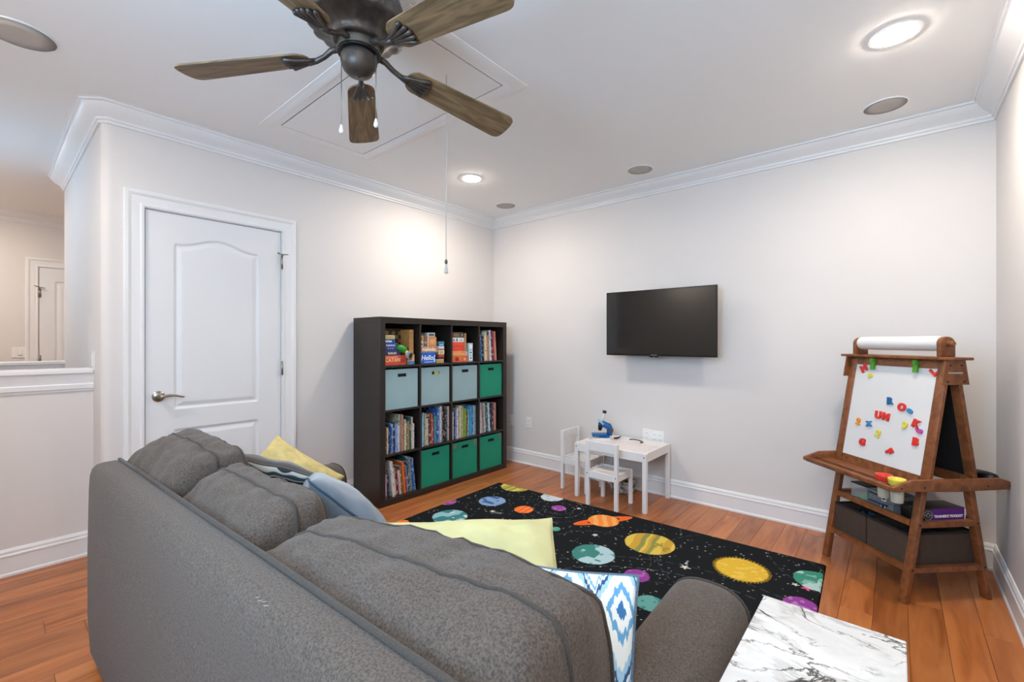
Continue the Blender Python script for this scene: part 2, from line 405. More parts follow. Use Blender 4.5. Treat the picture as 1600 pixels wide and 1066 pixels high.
speaker(-2.953, .098, .125, 'large round grey ceiling speaker at the top left edge of the picture')
ht = thing('attic_hatch', 'rectangular attic hatch panel framed with white moulding in ceiling', 'hatch', (0, 0, 0))
hp = [(0, ZC), (.0, ZC - .006), (.035, ZC - .007), (.042, ZC - .010), (.070, ZC - .011), (.080, ZC - .006), (.092, ZC - .003), (.093, ZC)]
MB().sweep([(-2.94, 1.205), (-1.585, 1.205), (-1.585, 1.785), (-2.94, 1.785)], hp, True).build('frame_moulding', M_ceil, ht, sharp=.5)
MB().box(-2.932, 1.213, ZC - .006, -1.593, 1.777, ZC - .001).build('hatch_panel', M_ceil, ht)
gp = mat('hatch_gap', '#5b5652', .9)
MB().box(-2.94, 1.205, ZC - .0015, -1.585, 1.785, ZC - .0005).build('gap_line', gp, ht)
cd = thing('hatch_cord', 'thin white pull cord hanging from attic hatch', 'cord', (-1.74, 1.522, 0))
MB().tube([(0, 0, ZC - .006), (.004, .002, 2.3), (-.001, 0, 1.95), (0, 0, 1.715)], .0021, 6).build('cord_line', mat('cord_white', '#b9b5b0', .8), cd, smooth=True)
MB().lathe([(.004, 1.715), (.008, 1.705), (.008, 1.698), (.004, 1.690)], 12).build('bead', mat('bead_grey', '#5a5550', .4), cd, smooth=True)
MB().lathe([(.004, 1.688), (.007, 1.675), (.010, 1.650), (.010, 1.645)], 12).build('bell_pull', mat('cord_white', '#b9b5b0', .8), cd, smooth=True)

# ---------------------------------------------------------------- ceiling fan
fan = thing('ceiling_fan', 'bronze ceiling fan with five oak blades and two pull chains', 'ceiling fan', (-1.496, .889, 0))
prof = [(.11, ZC), (.115, 2.60), (.145, 2.54), (.164, 2.48), (.170, 2.445), (.163, 2.436), (.146, 2.432), (.124, 2.424), (.106, 2.412), (.094, 2.400), (.096, 2.394), (.090, 2.387), (.086, 2.385), (.08, 2.385)]
MB().lathe(prof, 96, mod=lambda i, a: 1 + ((.075 * abs(math.sin(a * 9)) - .02) if 2 <= i <= 8 else 0)).build('motor_housing', M_bronze, fan, smooth=True)
MB().lathe([(.072, 2.386), (.072, 2.360), (.078, 2.358), (.078, 2.352), (.068, 2.351)], 48).build('flywheel_band', mat('steel_band', '#6d675e', .35, .8), fan, sharp=.6)
MB().lathe([(.074, 2.351), (.074, 2.345), (.062, 2.345)], 48).build('gap_ring', M_dark, fan, sharp=.6)
MB().lathe([(.058, 2.349), (.064, 2.336), (.065, 2.320), (.062, 2.311), (.062, 2.307), (.056, 2.292), (.044, 2.278), (.026, 2.270), (.006, 2.268), (.004, 2.264), (.001, 2.264)], 40).build('switch_housing', M_bronze, fan, smooth=True)
TH = math.radians(221.5)
def blade_mesh():
    n = 14; out = []
    r0, r1 = .185, .668
    def hw(t): return .055 + .017 * t
    for k in range(n + 1):   # tip
        a = -PI / 2 + PI * k / n
        h = hw(1); c = .045
        px = r1 - c + c * max(0, math.cos(a)) ** .7; py = (h - c) * (1 if a > 0 else -1) * min(1, abs(math.sin(a)) * 1.6) + c * math.sin(a)
        out.append((px, py))
    for k in range(n + 1):
        a = PI / 2 + PI * k / n
        h = hw(0); c = .05
        out.append((r0 + c + c * min(0, math.cos(a)), (h - c) * (1 if k < n / 2 else -1) + c * math.sin(a)))
    return out
bp = blade_mesh()
b0 = None
for k in range(5):
    a = math.radians([217.8, 147.0, 76.3, 5.0, -67.5][k]); dr = [4.5, 3.6, 8.2, 4.5, 4.5][k]
    Rz = Matrix.Rotation(a, 4, 'Z'); pitch = Matrix.Translation((0, 0, 2.352)) @ Matrix.Rotation(math.radians(dr), 4, 'Y') @ Matrix.Rotation(math.radians(-12), 4, 'X')
    if b0 is None:
        b0 = MB().prism(bp, -.003, .003).build('blade', M_blade, fan); o = b0
        mb = MB().tube([(.07, 0, .022), (.10, 0, .020), (.13, 0, .002), (.16, 0, -.008), (.19, 0, -.010)], [.012, .011, .0095, .010, .013], 10)
        for j in range(5):
            s = (j - 2) / 2
            L = .275 - .012 * abs(s) ** 2
            mb.tube([(.165, s * .006, -.009), (.20, s * .016, -.0095), (.24, s * .030, -.010), (L, s * .040, -.009), (L + .008, s * .041, -.008)], [.006, .0065, .008, .0095, .004], 8)
        br0 = mb.build('blade_bracket', M_bronze, fan, smooth=True); br = br0
    else:
        o = b0.copy(); C.objects.link(o); br = br0.copy(); C.objects.link(br)
    o.matrix_local = Rz @ pitch; br.matrix_local = Rz @ pitch
for ang, ln in ((math.radians(205), 0), (math.radians(20), 0)):
    px, py = .075 * math.cos(ang), .075 * math.sin(ang)
    MB().tube([(px, py, 2.33), (px, py, 2.10)], .0016, 6).build('pull_chain', M_chain, fan, smooth=True)
    MB().lathe([(.003, 2.102), (.005, 2.095), (.008, 2.082), (.0085, 2.075), (.004, 2.070)], 12, c=(px, py, 0)).build('chain_pull', M_white, fan, smooth=True)

# ---------------------------------------------------------------- bookshelf
SX, SY = -3.04, 1.984        # front face x, left (near) side y
SD = .385; SW = 1.49; OT = .05; IT = .016; CW = (SW - 2 * OT - 3 * IT) / 4
sh = thing('bookshelf', 'black brown cube bookshelf with sixteen open cubbies against left wall', 'bookshelf', (SX, SY, 0))
bx('side_panel', M_black, sh, (-SD, 0, 0), (0, OT, SW - OT), .0015)
bx('side_panel', M_black, sh, (-SD, SW - OT, 0), (0, SW, SW - OT), .0015)
bx('top_panel', M_black, sh, (-SD, 0, SW - OT), (0, SW, SW), .0015)
bx('bottom_panel', M_black, sh, (-SD, OT, 0), (0, SW - OT, OT), .0015)
for i in range(3):
    z = OT + CW * (i + 1) + IT * i
    bx('shelf_board', M_black, sh, (-SD, OT, z), (-.002, SW - OT, z + IT), .001)
for i in range(3):
    y = OT + CW * (i + 1) + IT * i
    for j in range(4):
        z = OT + (CW + IT) * j
        bx('divider', M_black, sh, (-SD, y, z), (-.002, y + IT, z + CW), .0005)
bx('back_panel', mat('back_board', '#0d0c0c', .7), sh, (-SD, OT, OT), (-SD + .004, SW - OT, SW - OT), 0)
def cell(c, r):   # r = 0 top row; returns world (y0, z0)
    return SY + OT + (CW + IT) * c, OT + (CW + IT) * (3 - r)
COLN = ['first', 'second', 'third', 'fourth']; ROWN = ['top row', 'second row', 'third row', 'bottom row']
# storage bins
def bin_obj(c, r, col, label, extra=None):
    y0, z0 = cell(c, r); w_ = CW - .022; h = .318; d = .35
    m = mat('bin_' + col, {'pale': '#94b0b4', 'green': '#0f8a6c'}[col], .6, var=.04, vs=5, bump=.15, bs=300)
    t = thing('storage_bin', label, 'storage bin', (SX - .016, y0 + .011, z0 + .0005), 0, 'cube storage bins in the bookshelf')
    s0, s1, t0, t1 = w_ / 2 - .042, w_ / 2 + .042, h - .062, h - .036
    MB().box(-.004, 0, 0, 0, s0, h).box(-.004, s1, 0, 0, w_, h).box(-.004, s0, 0, 0, s1, t0).box(-.004, s0, t1, 0, s1, h).build('front_panel', m, t)
    MB().box(-d, 0, 0, -.004, .004, h).box(-d, w_ - .004, 0, -.004, w_, h).box(-d, .004, 0, -d + .004, w_ - .004, h).box(-d + .004, .004, 0, -.004, w_ - .004, .004).build('bin_body', m, t)
    rim = MB().box(0, s0 - .004, t0 - .004, .0015, s1 + .004, t0).box(0, s0 - .004, t1, .0015, s1 + .004, t1 + .004).box(0, s0 - .004, t0, .0015, s0, t1).box(0, s1, t0, .0015, s1 + .004, t1).build('handle_rim', m, t)
    MB().box(-.02, s0 - .004, t0 - .004, -.006, s1 + .004, t1 + .004).build('slot_shade_sheet', mat('slot_shade', '#0b0f10', .9), t)  # shade inside the bin, painted as a near-black sheet behind the slot
    if extra == 'yellow':
        MB().box(-.0065, s0 + .03, t0, -.0045, s1 - .004, t1).build('yellow_content', mat('content_yellow', '#c9b64a', .6), t)
    if extra and 'patch' in extra:
        pm = mat('patch_grey', '#6f7a6c', .8)  # greyish rectangles laid over the top front corners
        MB().box(0, .004, h - .05, .0008, .05, h - .012).build('corner_patch', pm, t) if 'L' in extra else 0
        MB().box(0, w_ - .045, h - .06, .0008, w_ - .004, h - .004).build('corner_patch', pm, t)
bin_obj(0, 1, 'pale', 'pale blue storage bin in first cubby of second row')
bin_obj(1, 1, 'pale', 'pale blue storage bin with yellow showing through its handle slot', 'yellow')
bin_obj(2, 1, 'pale', 'pale blue storage bin beside the green one in second row')
bin_obj(3, 1, 'green', 'green storage bin in the second row, right of pale bins')
bin_obj(1, 3, 'green', 'green storage bin in bottom row right beside the books')
bin_obj(2, 3, 'green', 'green storage bin with greyish patches on both top corners', 'patchL')
bin_obj(3, 3, 'green', 'green storage bin in bottom right corner cubby', 'patch')
# books: (thickness mm, height cm, colour, colour word)
K = dict(dgreen='#2f5138', brown='#6b4a35', navy='#1e2c55', blue='#2a62a8', lblue='#8fb4d2', wblue='#c9d6e3', white='#ddd9d4', cream='#d9c9ab', beige='#b9b79a',
         salmon='#c98b72', teal='#5d9490', olive='#7c7444', dark='#23222a', maroon='#6d2438', purple='#7a4a80', orange='#d96a2c', grey='#8d9296', black='#17171a',
         red='#c23038', pink='#d8708c', tan='#b08a5c', lime='#8aab3c', green='#4c8f45', cyan='#3d9fc4', lav='#9aa0cf', rose='#d9b7b4', dteal='#2b5660', mint='#a9cbbb')
WORD = dict(dgreen='dark green', lblue='light blue', wblue='whitish blue', dteal='dark teal', lav='lavender')
def spine_mat(k):
    nm = 'book_' + k
    if nm in MATS: return MATS[nm]
    c = lin(K[k]); lum = sum(c[:3]) / 3
    return mat(nm, K[k], .5, var=.5, vs=26, stretch=(1, 1, 1.6), dark=('#e6dccb' if lum < .12 else '#6d5f55'), spec=.4)
def spine_mat2(k):
    nm = 'book_' + k
    if nm in MATS: return MATS[nm]
    m = mat(nm, K[k], .5); n = m.node_tree.nodes; l = m.node_tree.links; b = n['Principled BSDF']
    tc = n.new('ShaderNodeTexCoord'); oi = n.new('ShaderNodeObjectInfo'); ad = n.new('ShaderNodeVectorMath'); ad.operation = 'ADD'
    cx = n.new('ShaderNodeCombineXYZ'); mu = n.new('ShaderNodeMath'); mu.operation = 'MULTIPLY'; mu.inputs[1].default_value = 9
    l.new(oi.outputs['Random'], mu.inputs[0]); l.new(mu.outputs[0], cx.inputs[2]); l.new(tc.outputs['Object'], ad.inputs[0]); l.new(cx.outputs[0], ad.inputs[1])
    mp = n.new('ShaderNodeMapping'); mp.inputs['Scale'].default_value = (20, 60, 22); l.new(ad.outputs[0], mp.inputs[0])
    no = n.new('ShaderNodeTexNoise'); no.inputs['Scale'].default_value = 1.4; no.inputs['Detail'].default_value = 3; l.new(mp.outputs[0], no.inputs['Vector'])
    r = n.new('ShaderNodeValToRGB'); r.color_ramp.interpolation = 'CONSTANT'; l.new(no.outputs['Fac'], r.inputs[0])
    c = lin(K[k]); lum = sum(c[:3]) / 3; alt = lin('#e2dacb') if lum < .18 else lin('#4a3d3a'); alt2 = tuple(x * .55 for x in c[:3]) + (1,)
    e = r.color_ramp.elements; e[0].position = 0; e[0].color = alt2; e[1].position = .36; e[1].color = c
    q = e.new(.60); q.color = alt; q = e.new(.66); q.color = c
    l.new(r.outputs[0], b.inputs['Base Color']); return m
M_page = mat('page_paper', '#d8cfbd', .9)
ORD = ['first', 'second', 'third', 'fourth', 'fifth', 'sixth', 'seventh', 'eighth', 'ninth', 'tenth', 'eleventh', 'twelfth', 'thirteenth', 'fourteenth', 'fifteenth', 'sixteenth', 'seventeenth', 'eighteenth', 'nineteenth']
def book(x, y, z, t, h, d, k, lean, label, group):
    m = spine_mat2(k)
    mb = MB().box(-d, 0, 0, 0, .0018, h).box(-d, t - .0018, 0, 0, t, h).box(-.002, .0018, 0, .0012, t - .0018, h)
    o = tag(mb.build('book', m, None, loc=(x, y, z)), label, 'book', group)
    MB().box(-d + .004, .0018, .003, -.002, t - .0018, h - .003).build('page_block', M_page, o)
    o.rotation_euler = (lean, 0, 0)
    return o
def shelf_books(c, r, lst, seed, tk=1.12, hk=1.10):
    rr = random.Random(seed); y0, z0 = cell(c, r); y = y0 + .002; n = 0
    where = '%s cubby of the %s' % (COLN[c], ROWN[r])
    prev = 0
    for i, (t, h, k, lean) in enumerate(lst):
        t /= 1000; h /= 100; t *= tk; h = min(h * hk, .318); la = math.radians(lean)
        t *= 1.0
        if lean > prev: y += h * math.sin(la) - min(lst[i][1] / 100 * hk, .318) * math.sin(math.radians(prev))
        word = WORD.get(k, k); size = 'tall' if h > .245 else ('short' if h < .2 else 'medium'); thick = 'thick' if t > .024 else ('slim' if t < .014 else 'medium')
        if y + t / math.cos(la) > y0 + CW: break
        book(SX - .022 - rr.random() * .02, y, z0 + .0008 + t * math.sin(la) * 0, t, h, .2 + rr.random() * .05, k, la,
             '%s %s book, %s from the left in %s' % (size, word, ORD[i], where), 'books in the %s' % where)
        y += t / math.cos(la) + .0006; prev = lean
    return y
shelf_books(0, 2, [(13, 20, 'dgreen', 0), (14, 20, 'brown', 0), (12, 19, 'cream', 0), (16, 21, 'navy', 0), (12, 20, 'blue', 0), (15, 21, 'lblue', 0), (15, 22, 'navy', 0), (16, 20.5, 'lav', 0), (14, 20.5, 'wblue', 0),
                   (17, 27, 'beige', 0), (12, 27, 'salmon', 0), (14, 25.5, 'lblue', 0), (13, 23, 'cream', 0), (16, 21, 'olive', 0), (15, 21, 'tan', 0), (15, 24, 'dteal', 0), (12, 24, 'cream', 0), (13, 19, 'white', 0), (13, 18, 'dark', 0)], 1)
shelf_books(1, 2, [(18, 17, 'dark', 0), (20, 26, 'lblue', 0), (15, 25, 'teal', 0), (16, 25, 'beige', 0), (14, 21, 'cream', 0), (15, 24, 'brown', 0), (15, 21, 'maroon', 0), (15, 24, 'orange', 0), (15, 19, 'purple', 0), (17, 22, 'teal', 0), (18, 28, 'blue', 0),
                   (17, 28, 'lav', 0), (17, 29, 'wblue', 0), (18, 28, 'brown', 0), (24, 28, 'black', 0), (16, 27, 'dteal', 0), (18, 28, 'rose', 0), (18, 27.5, 'red', 0)], 2)
shelf_books(2, 2, [(14, 25, 'dark', 0), (16, 23, 'white', 0), (18, 22, 'navy', 0), (14, 24, 'lav', 0), (18, 25, 'white', 0), (15, 21, 'dark', 0), (22, 27, 'cream', 0), (16, 27, 'beige', 0), (16, 26, 'lime', 0), (20, 24, 'lime', 0), (20, 22, 'brown', 0),
                   (16, 23, 'lblue', 0), (26, 25, 'cyan', 0), (20, 25.5, 'blue', 0), (20, 25.5, 'lblue', 0), (14, 25, 'grey', 0)], 3)
shelf_books(3, 2, [(22, 26, 'white', 3), (18, 27, 'rose', 3), (20, 27, 'grey', 3), (28, 26, 'white', 3), (30, 27, 'dteal', 3), (22, 26, 'wblue', 3), (16, 25, 'black', 3), (18, 25, 'navy', 3), (14, 24, 'purple', 0), (28, 25, 'salmon', 0)], 4)
shelf_books(0, 3, [(22, 18, 'pink', 0), (8, 17, 'wblue', 0), (14, 17, 'navy', 0), (24, 26, 'white', 6), (20, 21, 'cream', 6), (18, 22, 'maroon', 6), (18, 18, 'rose', 6), (14, 21, 'olive', 6), (20, 24, 'orange', 6), (12, 22, 'maroon', 6), (14, 20, 'lav', 6), (18, 27, 'dteal', 6), (20, 26, 'grey', 6), (18, 25, 'blue', 6)], 5)
shelf_books(3, 0, [(20, 20, 'mint', 0), (22, 24, 'blue', 2), (16, 22, 'dark', 2), (16, 26, 'beige', 2), (26, 26, 'cream', 2), (18, 23, 'tan', 2), (16, 20, 'orange', 2), (22, 27.5, 'wblue', 3), (18, 24, 'maroon', 4), (22, 27, 'red', 4), (26, 26.5, 'salmon', 4)], 6)
for c, r, k, lab in ((0, 2, 'teal', 'wide pale teal picture book lying behind the row of small books'), (3, 0, 'blue', 'wide blue picture book standing behind books in top right cubby')):
    y0, z0 = cell(c, r)
    o = MB().box(-.012, 0, 0, 0, .13, .285, b=.002).build('picture_book', spine_mat2(k), None, loc=(SX - .30, y0 + .01, z0 + .001)); tag(o, lab, 'book')
    MB().box(-.0005, .02, .03, .0006, .11, .05).build('printed_band', mat('band_pale', '#9fc0c4', .6), o)

# board game boxes
def game(c, r, y, z, wy, hz, d, col, label, back=.03, txt=None, tcol='#e9dcc0', tsize=.03, band=None, lid=True, ty=None, shear=0, tz=0, name='game_box', cat='board game', group='board games in the bookshelf'):
    y0, z0 = cell(c, r)
    t = thing(name, label, cat, (SX - back, y0 + y, z0 + z + .0008), 0, group)
    m = mat('box_' + col.strip('#'), col, .45, var=.12, vs=14)
    bx('box_base', m, t, (-d, .0006, 0), (-.0006, wy - .0006, hz * .35), .001)
    bx('box_lid', m, t, (-d, 0, hz * .12 if lid else .002), (0, wy, hz), .0015)
    if txt: text(txt, tsize, mat('ink_' + tcol.strip('#'), tcol, .5), t, (.0008, ty if ty is not None else wy / 2, hz * .52 + tz), (PI / 2, 0, PI / 2), shear=shear, bold=.0008)
    if band:
        for (a, b, p, q, bc) in band: MB().box(0, a * wy, p * hz, .0008, b * wy, q * hz).build('printed_band', mat('band_' + bc.strip('#'), bc, .5), t)
    return t
# first cubby, top row
game(0, 0, .004, 0, .215, .078, .29, '#d2503c', 'red board game box at bottom of the first cubby stack', txt='CATAN', tcol='#f0c48a', tsize=.042, ty=.085, band=[(.03, .6, .80, .86, '#f0b080'), (.72, .93, .25, .6, '#a9382c')])
game(0, 0, .004, .079, .16, .030, .27, '#2a2c5c', 'dark blue game box directly on the red box', txt='EUROPE', tcol='#d8cbb4', tsize=.022, band=[(.02, .08, .1, .9, '#d8cbb4')])
game(0, 0, .004, .110, .125, .032, .27, '#27356e', 'blue game box with small emblems, third from the bottom', txt='* * *', tcol='#a9b4e0', tsize=.03)
game(0, 0, .004, .143, .125, .030, .27, '#2c3f80', 'blue game box with pale lettering, fourth from the bottom', txt='SEQUENCE', tcol='#c9d0e8', tsize=.017)
game(0, 0, .004, .174, .108, .036, .26, '#1d4a8c', 'bright blue game box below the cream one', txt='ticket', tcol='#e8e8ee', tsize=.026, ty=.045)
game(0, 0, .004, .211, .105, .030, .25, '#d8c890', 'cream yellow game box on top of the stack', band=[(.08, .9, .3, .7, '#b59a55')])
y0, z0 = cell(0, 0)
t = thing('pale_stand_in', 'pale teal stand-in block at the back above the cream game box', 'box', (SX - .20, y0 + .006, z0 + .242), 0)  # invented block standing in for a pale rectangle at the cubby back
bx('box_body', mat('box_teal', '#7fa09c', .6), t, (-.15, 0, 0), (0, .075, .055), .002); bx('box_lid', mat('box_teal', '#7fa09c', .6), t, (-.151, -.001, .055), (.001, .076, .066), .002)
t = thing('chess_board', 'brown checkered wooden chess board standing at back of the first cubby', 'chess board', (SX - .17, y0 + .10, z0 + .0008), 0)
bx('board_frame', mat('chess_dark', '#3c2a1e', .5), t, (-.02, 0, 0), (0, .215, .30), .002)
for i in range(6):
    for j in range(8):
        MB().box(0, .012 + i * .032, .022 + j * .032, .0012, .012 + (i + 1) * .032 - .001, .022 + (j + 1) * .032 - .001).build('square', mat('chess_a', '#8a6a48', .5) if (i + j) % 2 else mat('chess_b', '#33231a', .5), t)
t = thing('folded_board', 'tan wooden folded game board standing upright at the cubby right side', 'board game', (SX - .045, y0 + .262, z0 + .086), 0)
bx('board_leaf', mat('tan_wood', '#c08a4e', .5, var=.15, vs=30), t, (-.24, 0, 0), (0, .021, .205), .002); bx('board_leaf', mat('tan_wood', '#c08a4e', .5), t, (-.24, .022, 0), (0, .043, .205), .002)
game(0, 0, .238, 0, .065, .084, .2, '#c9a55e', 'small tan box with blue stripe under folded board', band=[(0, 1, .02, .32, '#3f74b8'), (.3, .6, .45, .8, '#8a6a30')])
t = thing('green_toy', 'green toy torch with yellow collar and round silver head', 'toy', (SX - .06, y0 + .135, z0 + .135), 0)
MB().tube([(0, 0, 0.0), (.01, .03, .004), (.02, .06, -.008), (.03, .075, -.025)], [.018, .03, .032, .024], 14).build('handle_body', mat('toy_green', '#2f8a34', .4), t, smooth=True)
MB().tube([(.03, .075, -.025), (.035, .095, -.045)], [.017, .014], 14).build('collar', mat('toy_yellow', '#d8cf5a', .4), t, smooth=True)
MB().tube([(.028, .10, -.055), (.052, .11, -.06)], .036, 20).build('round_head', mat('toy_silver', '#b9bec4', .25, .6), t, sharp=.6)
MB().tube([(.0525, .11, -.06), (.055, .111, -.0605)], .022, 16).build('lens_glass', M_dark, t, sharp=.6)
# second cubby
game(1, 0, .004, 0, .175, .094, .28, '#1561c4', 'bright blue game box with white slanted word at stack bottom', txt='Hello!', tcol='#eef2f6', tsize=.06, shear=.25, band=[(.02, .12, .1, .4, '#d878a0'), (.3, .8, .12, .17, '#eef2f6'), (.86, .97, .1, .45, '#9cc6ea')])
game(1, 0, .002, .095, .205, .052, .27, '#b88a68', 'tan kraft game box with white lettering above the blue box', txt='makedo', tcol='#f0ebe2', tsize=.046)
game(1, 0, .002, .148, .044, .044, .2, '#cfc6b8', 'small pale box with dark print, lower left on kraft box', band=[(.1, .8, .3, .6, '#55504c')])
game(1, 0, .002, .193, .044, .048, .2, '#c9a860', 'small yellow tan box topping the pale box', band=[(.3, .7, .2, .7, '#7a6430')])
game(1, 0, .050, .148, .034, .085, .15, '#7a5848', 'narrow brown box between the small stacks', band=[(.2, .8, .3, .5, '#b99a80')])
game(1, 0, .088, .148, .10, .082, .16, '#c88c58', 'tan puzzle box with round orange picture in white frame', band=[(.0, .08, 0, 1, '#dcd6cc'), (.25, .75, .3, .75, '#d8a070')])
game(1, 0, .088, .231, .085, .036, .16, '#d5cfc6', 'white card box with dark blue print on the puzzle box', band=[(.2, .85, .25, .7, '#4c4a68')])
game(1, 0, .215, .052, .062, .022, .18, '#b84a3c', 'small red box at the bottom of the right hand stack')
game(1, 0, .213, .075, .066, .040, .18, '#dcd3a8', 'cream box above the small red one', band=[(.2, .8, .2, .8, '#b8a878')])
game(1, 0, .213, .116, .064, .032, .18, '#d6d2da', 'white box with purple stripe in the right hand stack', band=[(0, 1, 0, .3, '#8a4a68')])
game(1, 0, .213, .149, .064, .042, .18, '#3d7f98', 'teal box topping the right hand stack', band=[(.15, .8, .2, .4, '#a8ccd8')])
game(1, 0, .188, 0, .085, .034, .2, '#c8a478', 'low tan box on shelf right of the blue box', band=[(.05, .95, .4, .6, '#a8845c')])
game(1, 0, .200, .035, .08, .0165, .2, '#2f2d2c', 'thin black box between tan box and red box')
y0, z0 = cell(1, 0)
t = thing('pale_stand_in', 'pale teal stand-in block at the back top left of second cubby', 'box', (SX - .21, y0 + .004, z0 + .24), 0)  # second invented block, again for a pale rectangle at the back
bx('box_body', mat('box_teal', '#7fa09c', .6), t, (-.1, 0, 0), (0, .035, .068), .002); bx('box_lid', mat('box_teal', '#7fa09c', .6), t, (-.101, -.001, .068), (.001, .036, .078), .002)
# third cubby
game(2, 0, .004, 0, .215, .055, .28, '#d86a40', 'orange red game box at the bottom of third cubby', band=[(.25, .45, .2, .8, '#8a2c22'), (.75, .85, .3, .7, '#f0b070')])
game(2, 0, .004, .056, .20, .046, .27, '#dd8f68', 'salmon game box with white edges, second from bottom', band=[(0, .08, 0, 1, '#e0d8d0'), (.14, .84, .1, .6, '#e8a458'), (.92, 1, 0, 1, '#d8b8b0')])
game(2, 0, .004, .103, .165, .040, .26, '#dc4a34', 'plain red game box, the lower of two')
game(2, 0, .004, .144, .165, .040, .26, '#e0523a', 'plain red game box under the white box', band=[(0, 1, 0, .05, '#b83a28')])
game(2, 0, .004, .185, .165, .040, .26, '#dcdcdc', 'white game box with dark round prints', band=[(.1, .3, .2, .7, '#8a8f94'), (.4, .5, .2, .8, '#5a4a60'), (.65, .85, .3, .6, '#90a0a8')])
game(2, 0, .004, .226, .155, .050, .24, '#55483a', 'brown grey game box on top of third cubby stack', band=[(.2, .65, .2, .8, '#8a7450'), (.85, .92, .3, .7, '#c8bf98')])
game(2, 0, .172, .103, .026, .165, .2, '#a8805a', 'narrow tan box standing on edge beside red boxes', band=[(.2, .8, .1, .5, '#c87850')])
game(2, 0, .228, 0, .055, .175, .2, '#a9c4d6', 'pale blue box standing upright with round blue prints', band=[(.1, .9, .68, .92, '#e2e8ec'), (.1, .9, .38, .6, '#d8e2e8'), (.1, .9, .06, .3, '#e6ecee'), (.3, .7, .15, .24, '#4a9ab0'), (.3, .7, .45, .53, '#5a8ac0')])

# ---------------------------------------------------------------- television
tv = thing('television', 'black wall mounted flat television on the back wall', 'television', (-1.482, 3.56, 1.45))
TW, THh = .925, .548
bx('bezel', mat('tv_bezel', '#0c0c0d', .25), tv, (-TW / 2, 0, -THh / 2), (TW / 2, .018, THh / 2), .002)
bx('screen', mat('tv_screen', '#060606', .09, spec=.9), tv, (-TW / 2 + .009, -.0012, -THh / 2 + .014), (TW / 2 - .009, .0005, THh / 2 - .009), .0004)
bx('rear_housing', mat('tv_back', '#141414', .5), tv, (-TW / 2 + .06, .018, -THh / 2 + .03), (TW / 2 - .06, .06, THh / 2 - .06), .01)
MB().box(-.2, .06, -.1, .2, .072, .1).box(-.03, .072, -.03, .03, YB - 3.56 - .012, .03).box(-.12, YB - 3.56 - .012, -.1, .12, YB - 3.56, .1).build('wall_bracket', M_dark, tv)
lb = MB().prism([(-.045, 0), (.045, 0), (.028, -.013), (-.028, -.013)], 0, .012)
lb.v = [(x - .03, z, y - THh / 2 + .002) for x, y, z in lb.v]
lb = lb.build('logo_bump', mat('tv_bezel', '#0c0c0d', .25), tv)
text('SAMSUNG', .011, mat('ink_silver', '#a8a4a0', .4), tv, (-.03, -.0015, -THh / 2 + .0075), (PI / 2, 0, 0))
MB().box(-.034, -.0006, -THh / 2 - .007, -.028, .0, -THh / 2 - .003).build('power_light', mat('led', '#e05040', .5, emit=1.0), tv)

# ---------------------------------------------------------------- children's table and chairs
M_bolt = mat('bolt', '#4a4644', .4, .6)
tb = thing('childrens_table', 'small white wooden play table against the back wall', 'table', (-2.055, 3.215, 0))
tw, td, thh = .63, .475, .45
for (a, b) in ((0, 0), (tw - .032, 0), (0, td - .032), (tw - .032, td - .032)):
    bx('leg', M_white, tb, (a, b, 0), (a + .032, b + .032, thh - .002), .002)
for a in ((.032, .003, tw - .032, .018), (.032, td - .018, tw - .032, td - .003)): MB().box(a[0], a[1], thh - .068, a[2], a[3], thh, b=.002).build('apron', M_white, tb)
for a in ((.003, .032, .018, td - .032), (tw - .018, .032, tw - .003, td - .032)): MB().box(a[0], a[1], thh - .068, a[2], a[3], thh, b=.002).build('apron', M_white, tb)
bx('table_top', mat('table_inset', '#e4dedb', .3), tb, (.018, .018, thh - .018), (tw - .018, td - .018, thh - .006), .001)
for a in (.016, tw - .016): MB().tube([(a, -.0015, thh - .03), (a, .001, thh - .03)], .005, 10).build('bolt', M_bolt, tb)
def chair_mesh():
    t = thing('childrens_chair', '', 'chair', (0, 0, 0), 0, 'small white children chairs')
    w_, d, sh_, bh = .275, .27, .275, .51
    for a in (0, w_ - .028): bx('back_post', M_white, t, (a, 0, 0), (a + .028, .028, bh), .002)
    for a in (0, w_ - .028): bx('leg', M_white, t, (a, d - .028, 0), (a + .028, d, sh_), .002)
    bx('backrest', M_white, t, (.028, .004, bh - .075), (w_ - .028, .020, bh), .002)
    bx('apron', M_white, t, (.028, .004, sh_ - .055), (w_ - .028, .018, sh_), .002)
    bx('apron', M_white, t, (.028, d - .018, sh_ - .055), (w_ - .028, d - .004, sh_), .002)
    for a in (.004, w_ - .018): bx('apron', M_white, t, (a, .028, sh_ - .055), (a + .014, d - .028, sh_), .002)
    bx('seat', M_white, t, (.018, .018, sh_ - .022), (w_ - .018, d - .018, sh_ - .012), .001)
    for a in (.014, w_ - .014): MB().tube([(a, -.0015, sh_ - .02), (a, .001, sh_ - .02)], .0045, 10).build('bolt', M_bolt, t)
    return t
ch1 = chair_mesh(); ch1.location = (-1.880, 3.102, 0); ch1['label'] = 'small white chair in front of the play table, back to the room'
ch2 = ch1.copy(); C.objects.link(ch2)
for c_ in list(ch1.children):
    k = c_.copy(); C.objects.link(k); k.parent = ch2
ch2.location = (-2.255, 3.575, 0); ch2.rotation_euler = (0, 0, -PI / 2); ch2['label'] = 'small white chair at left end of the play table'
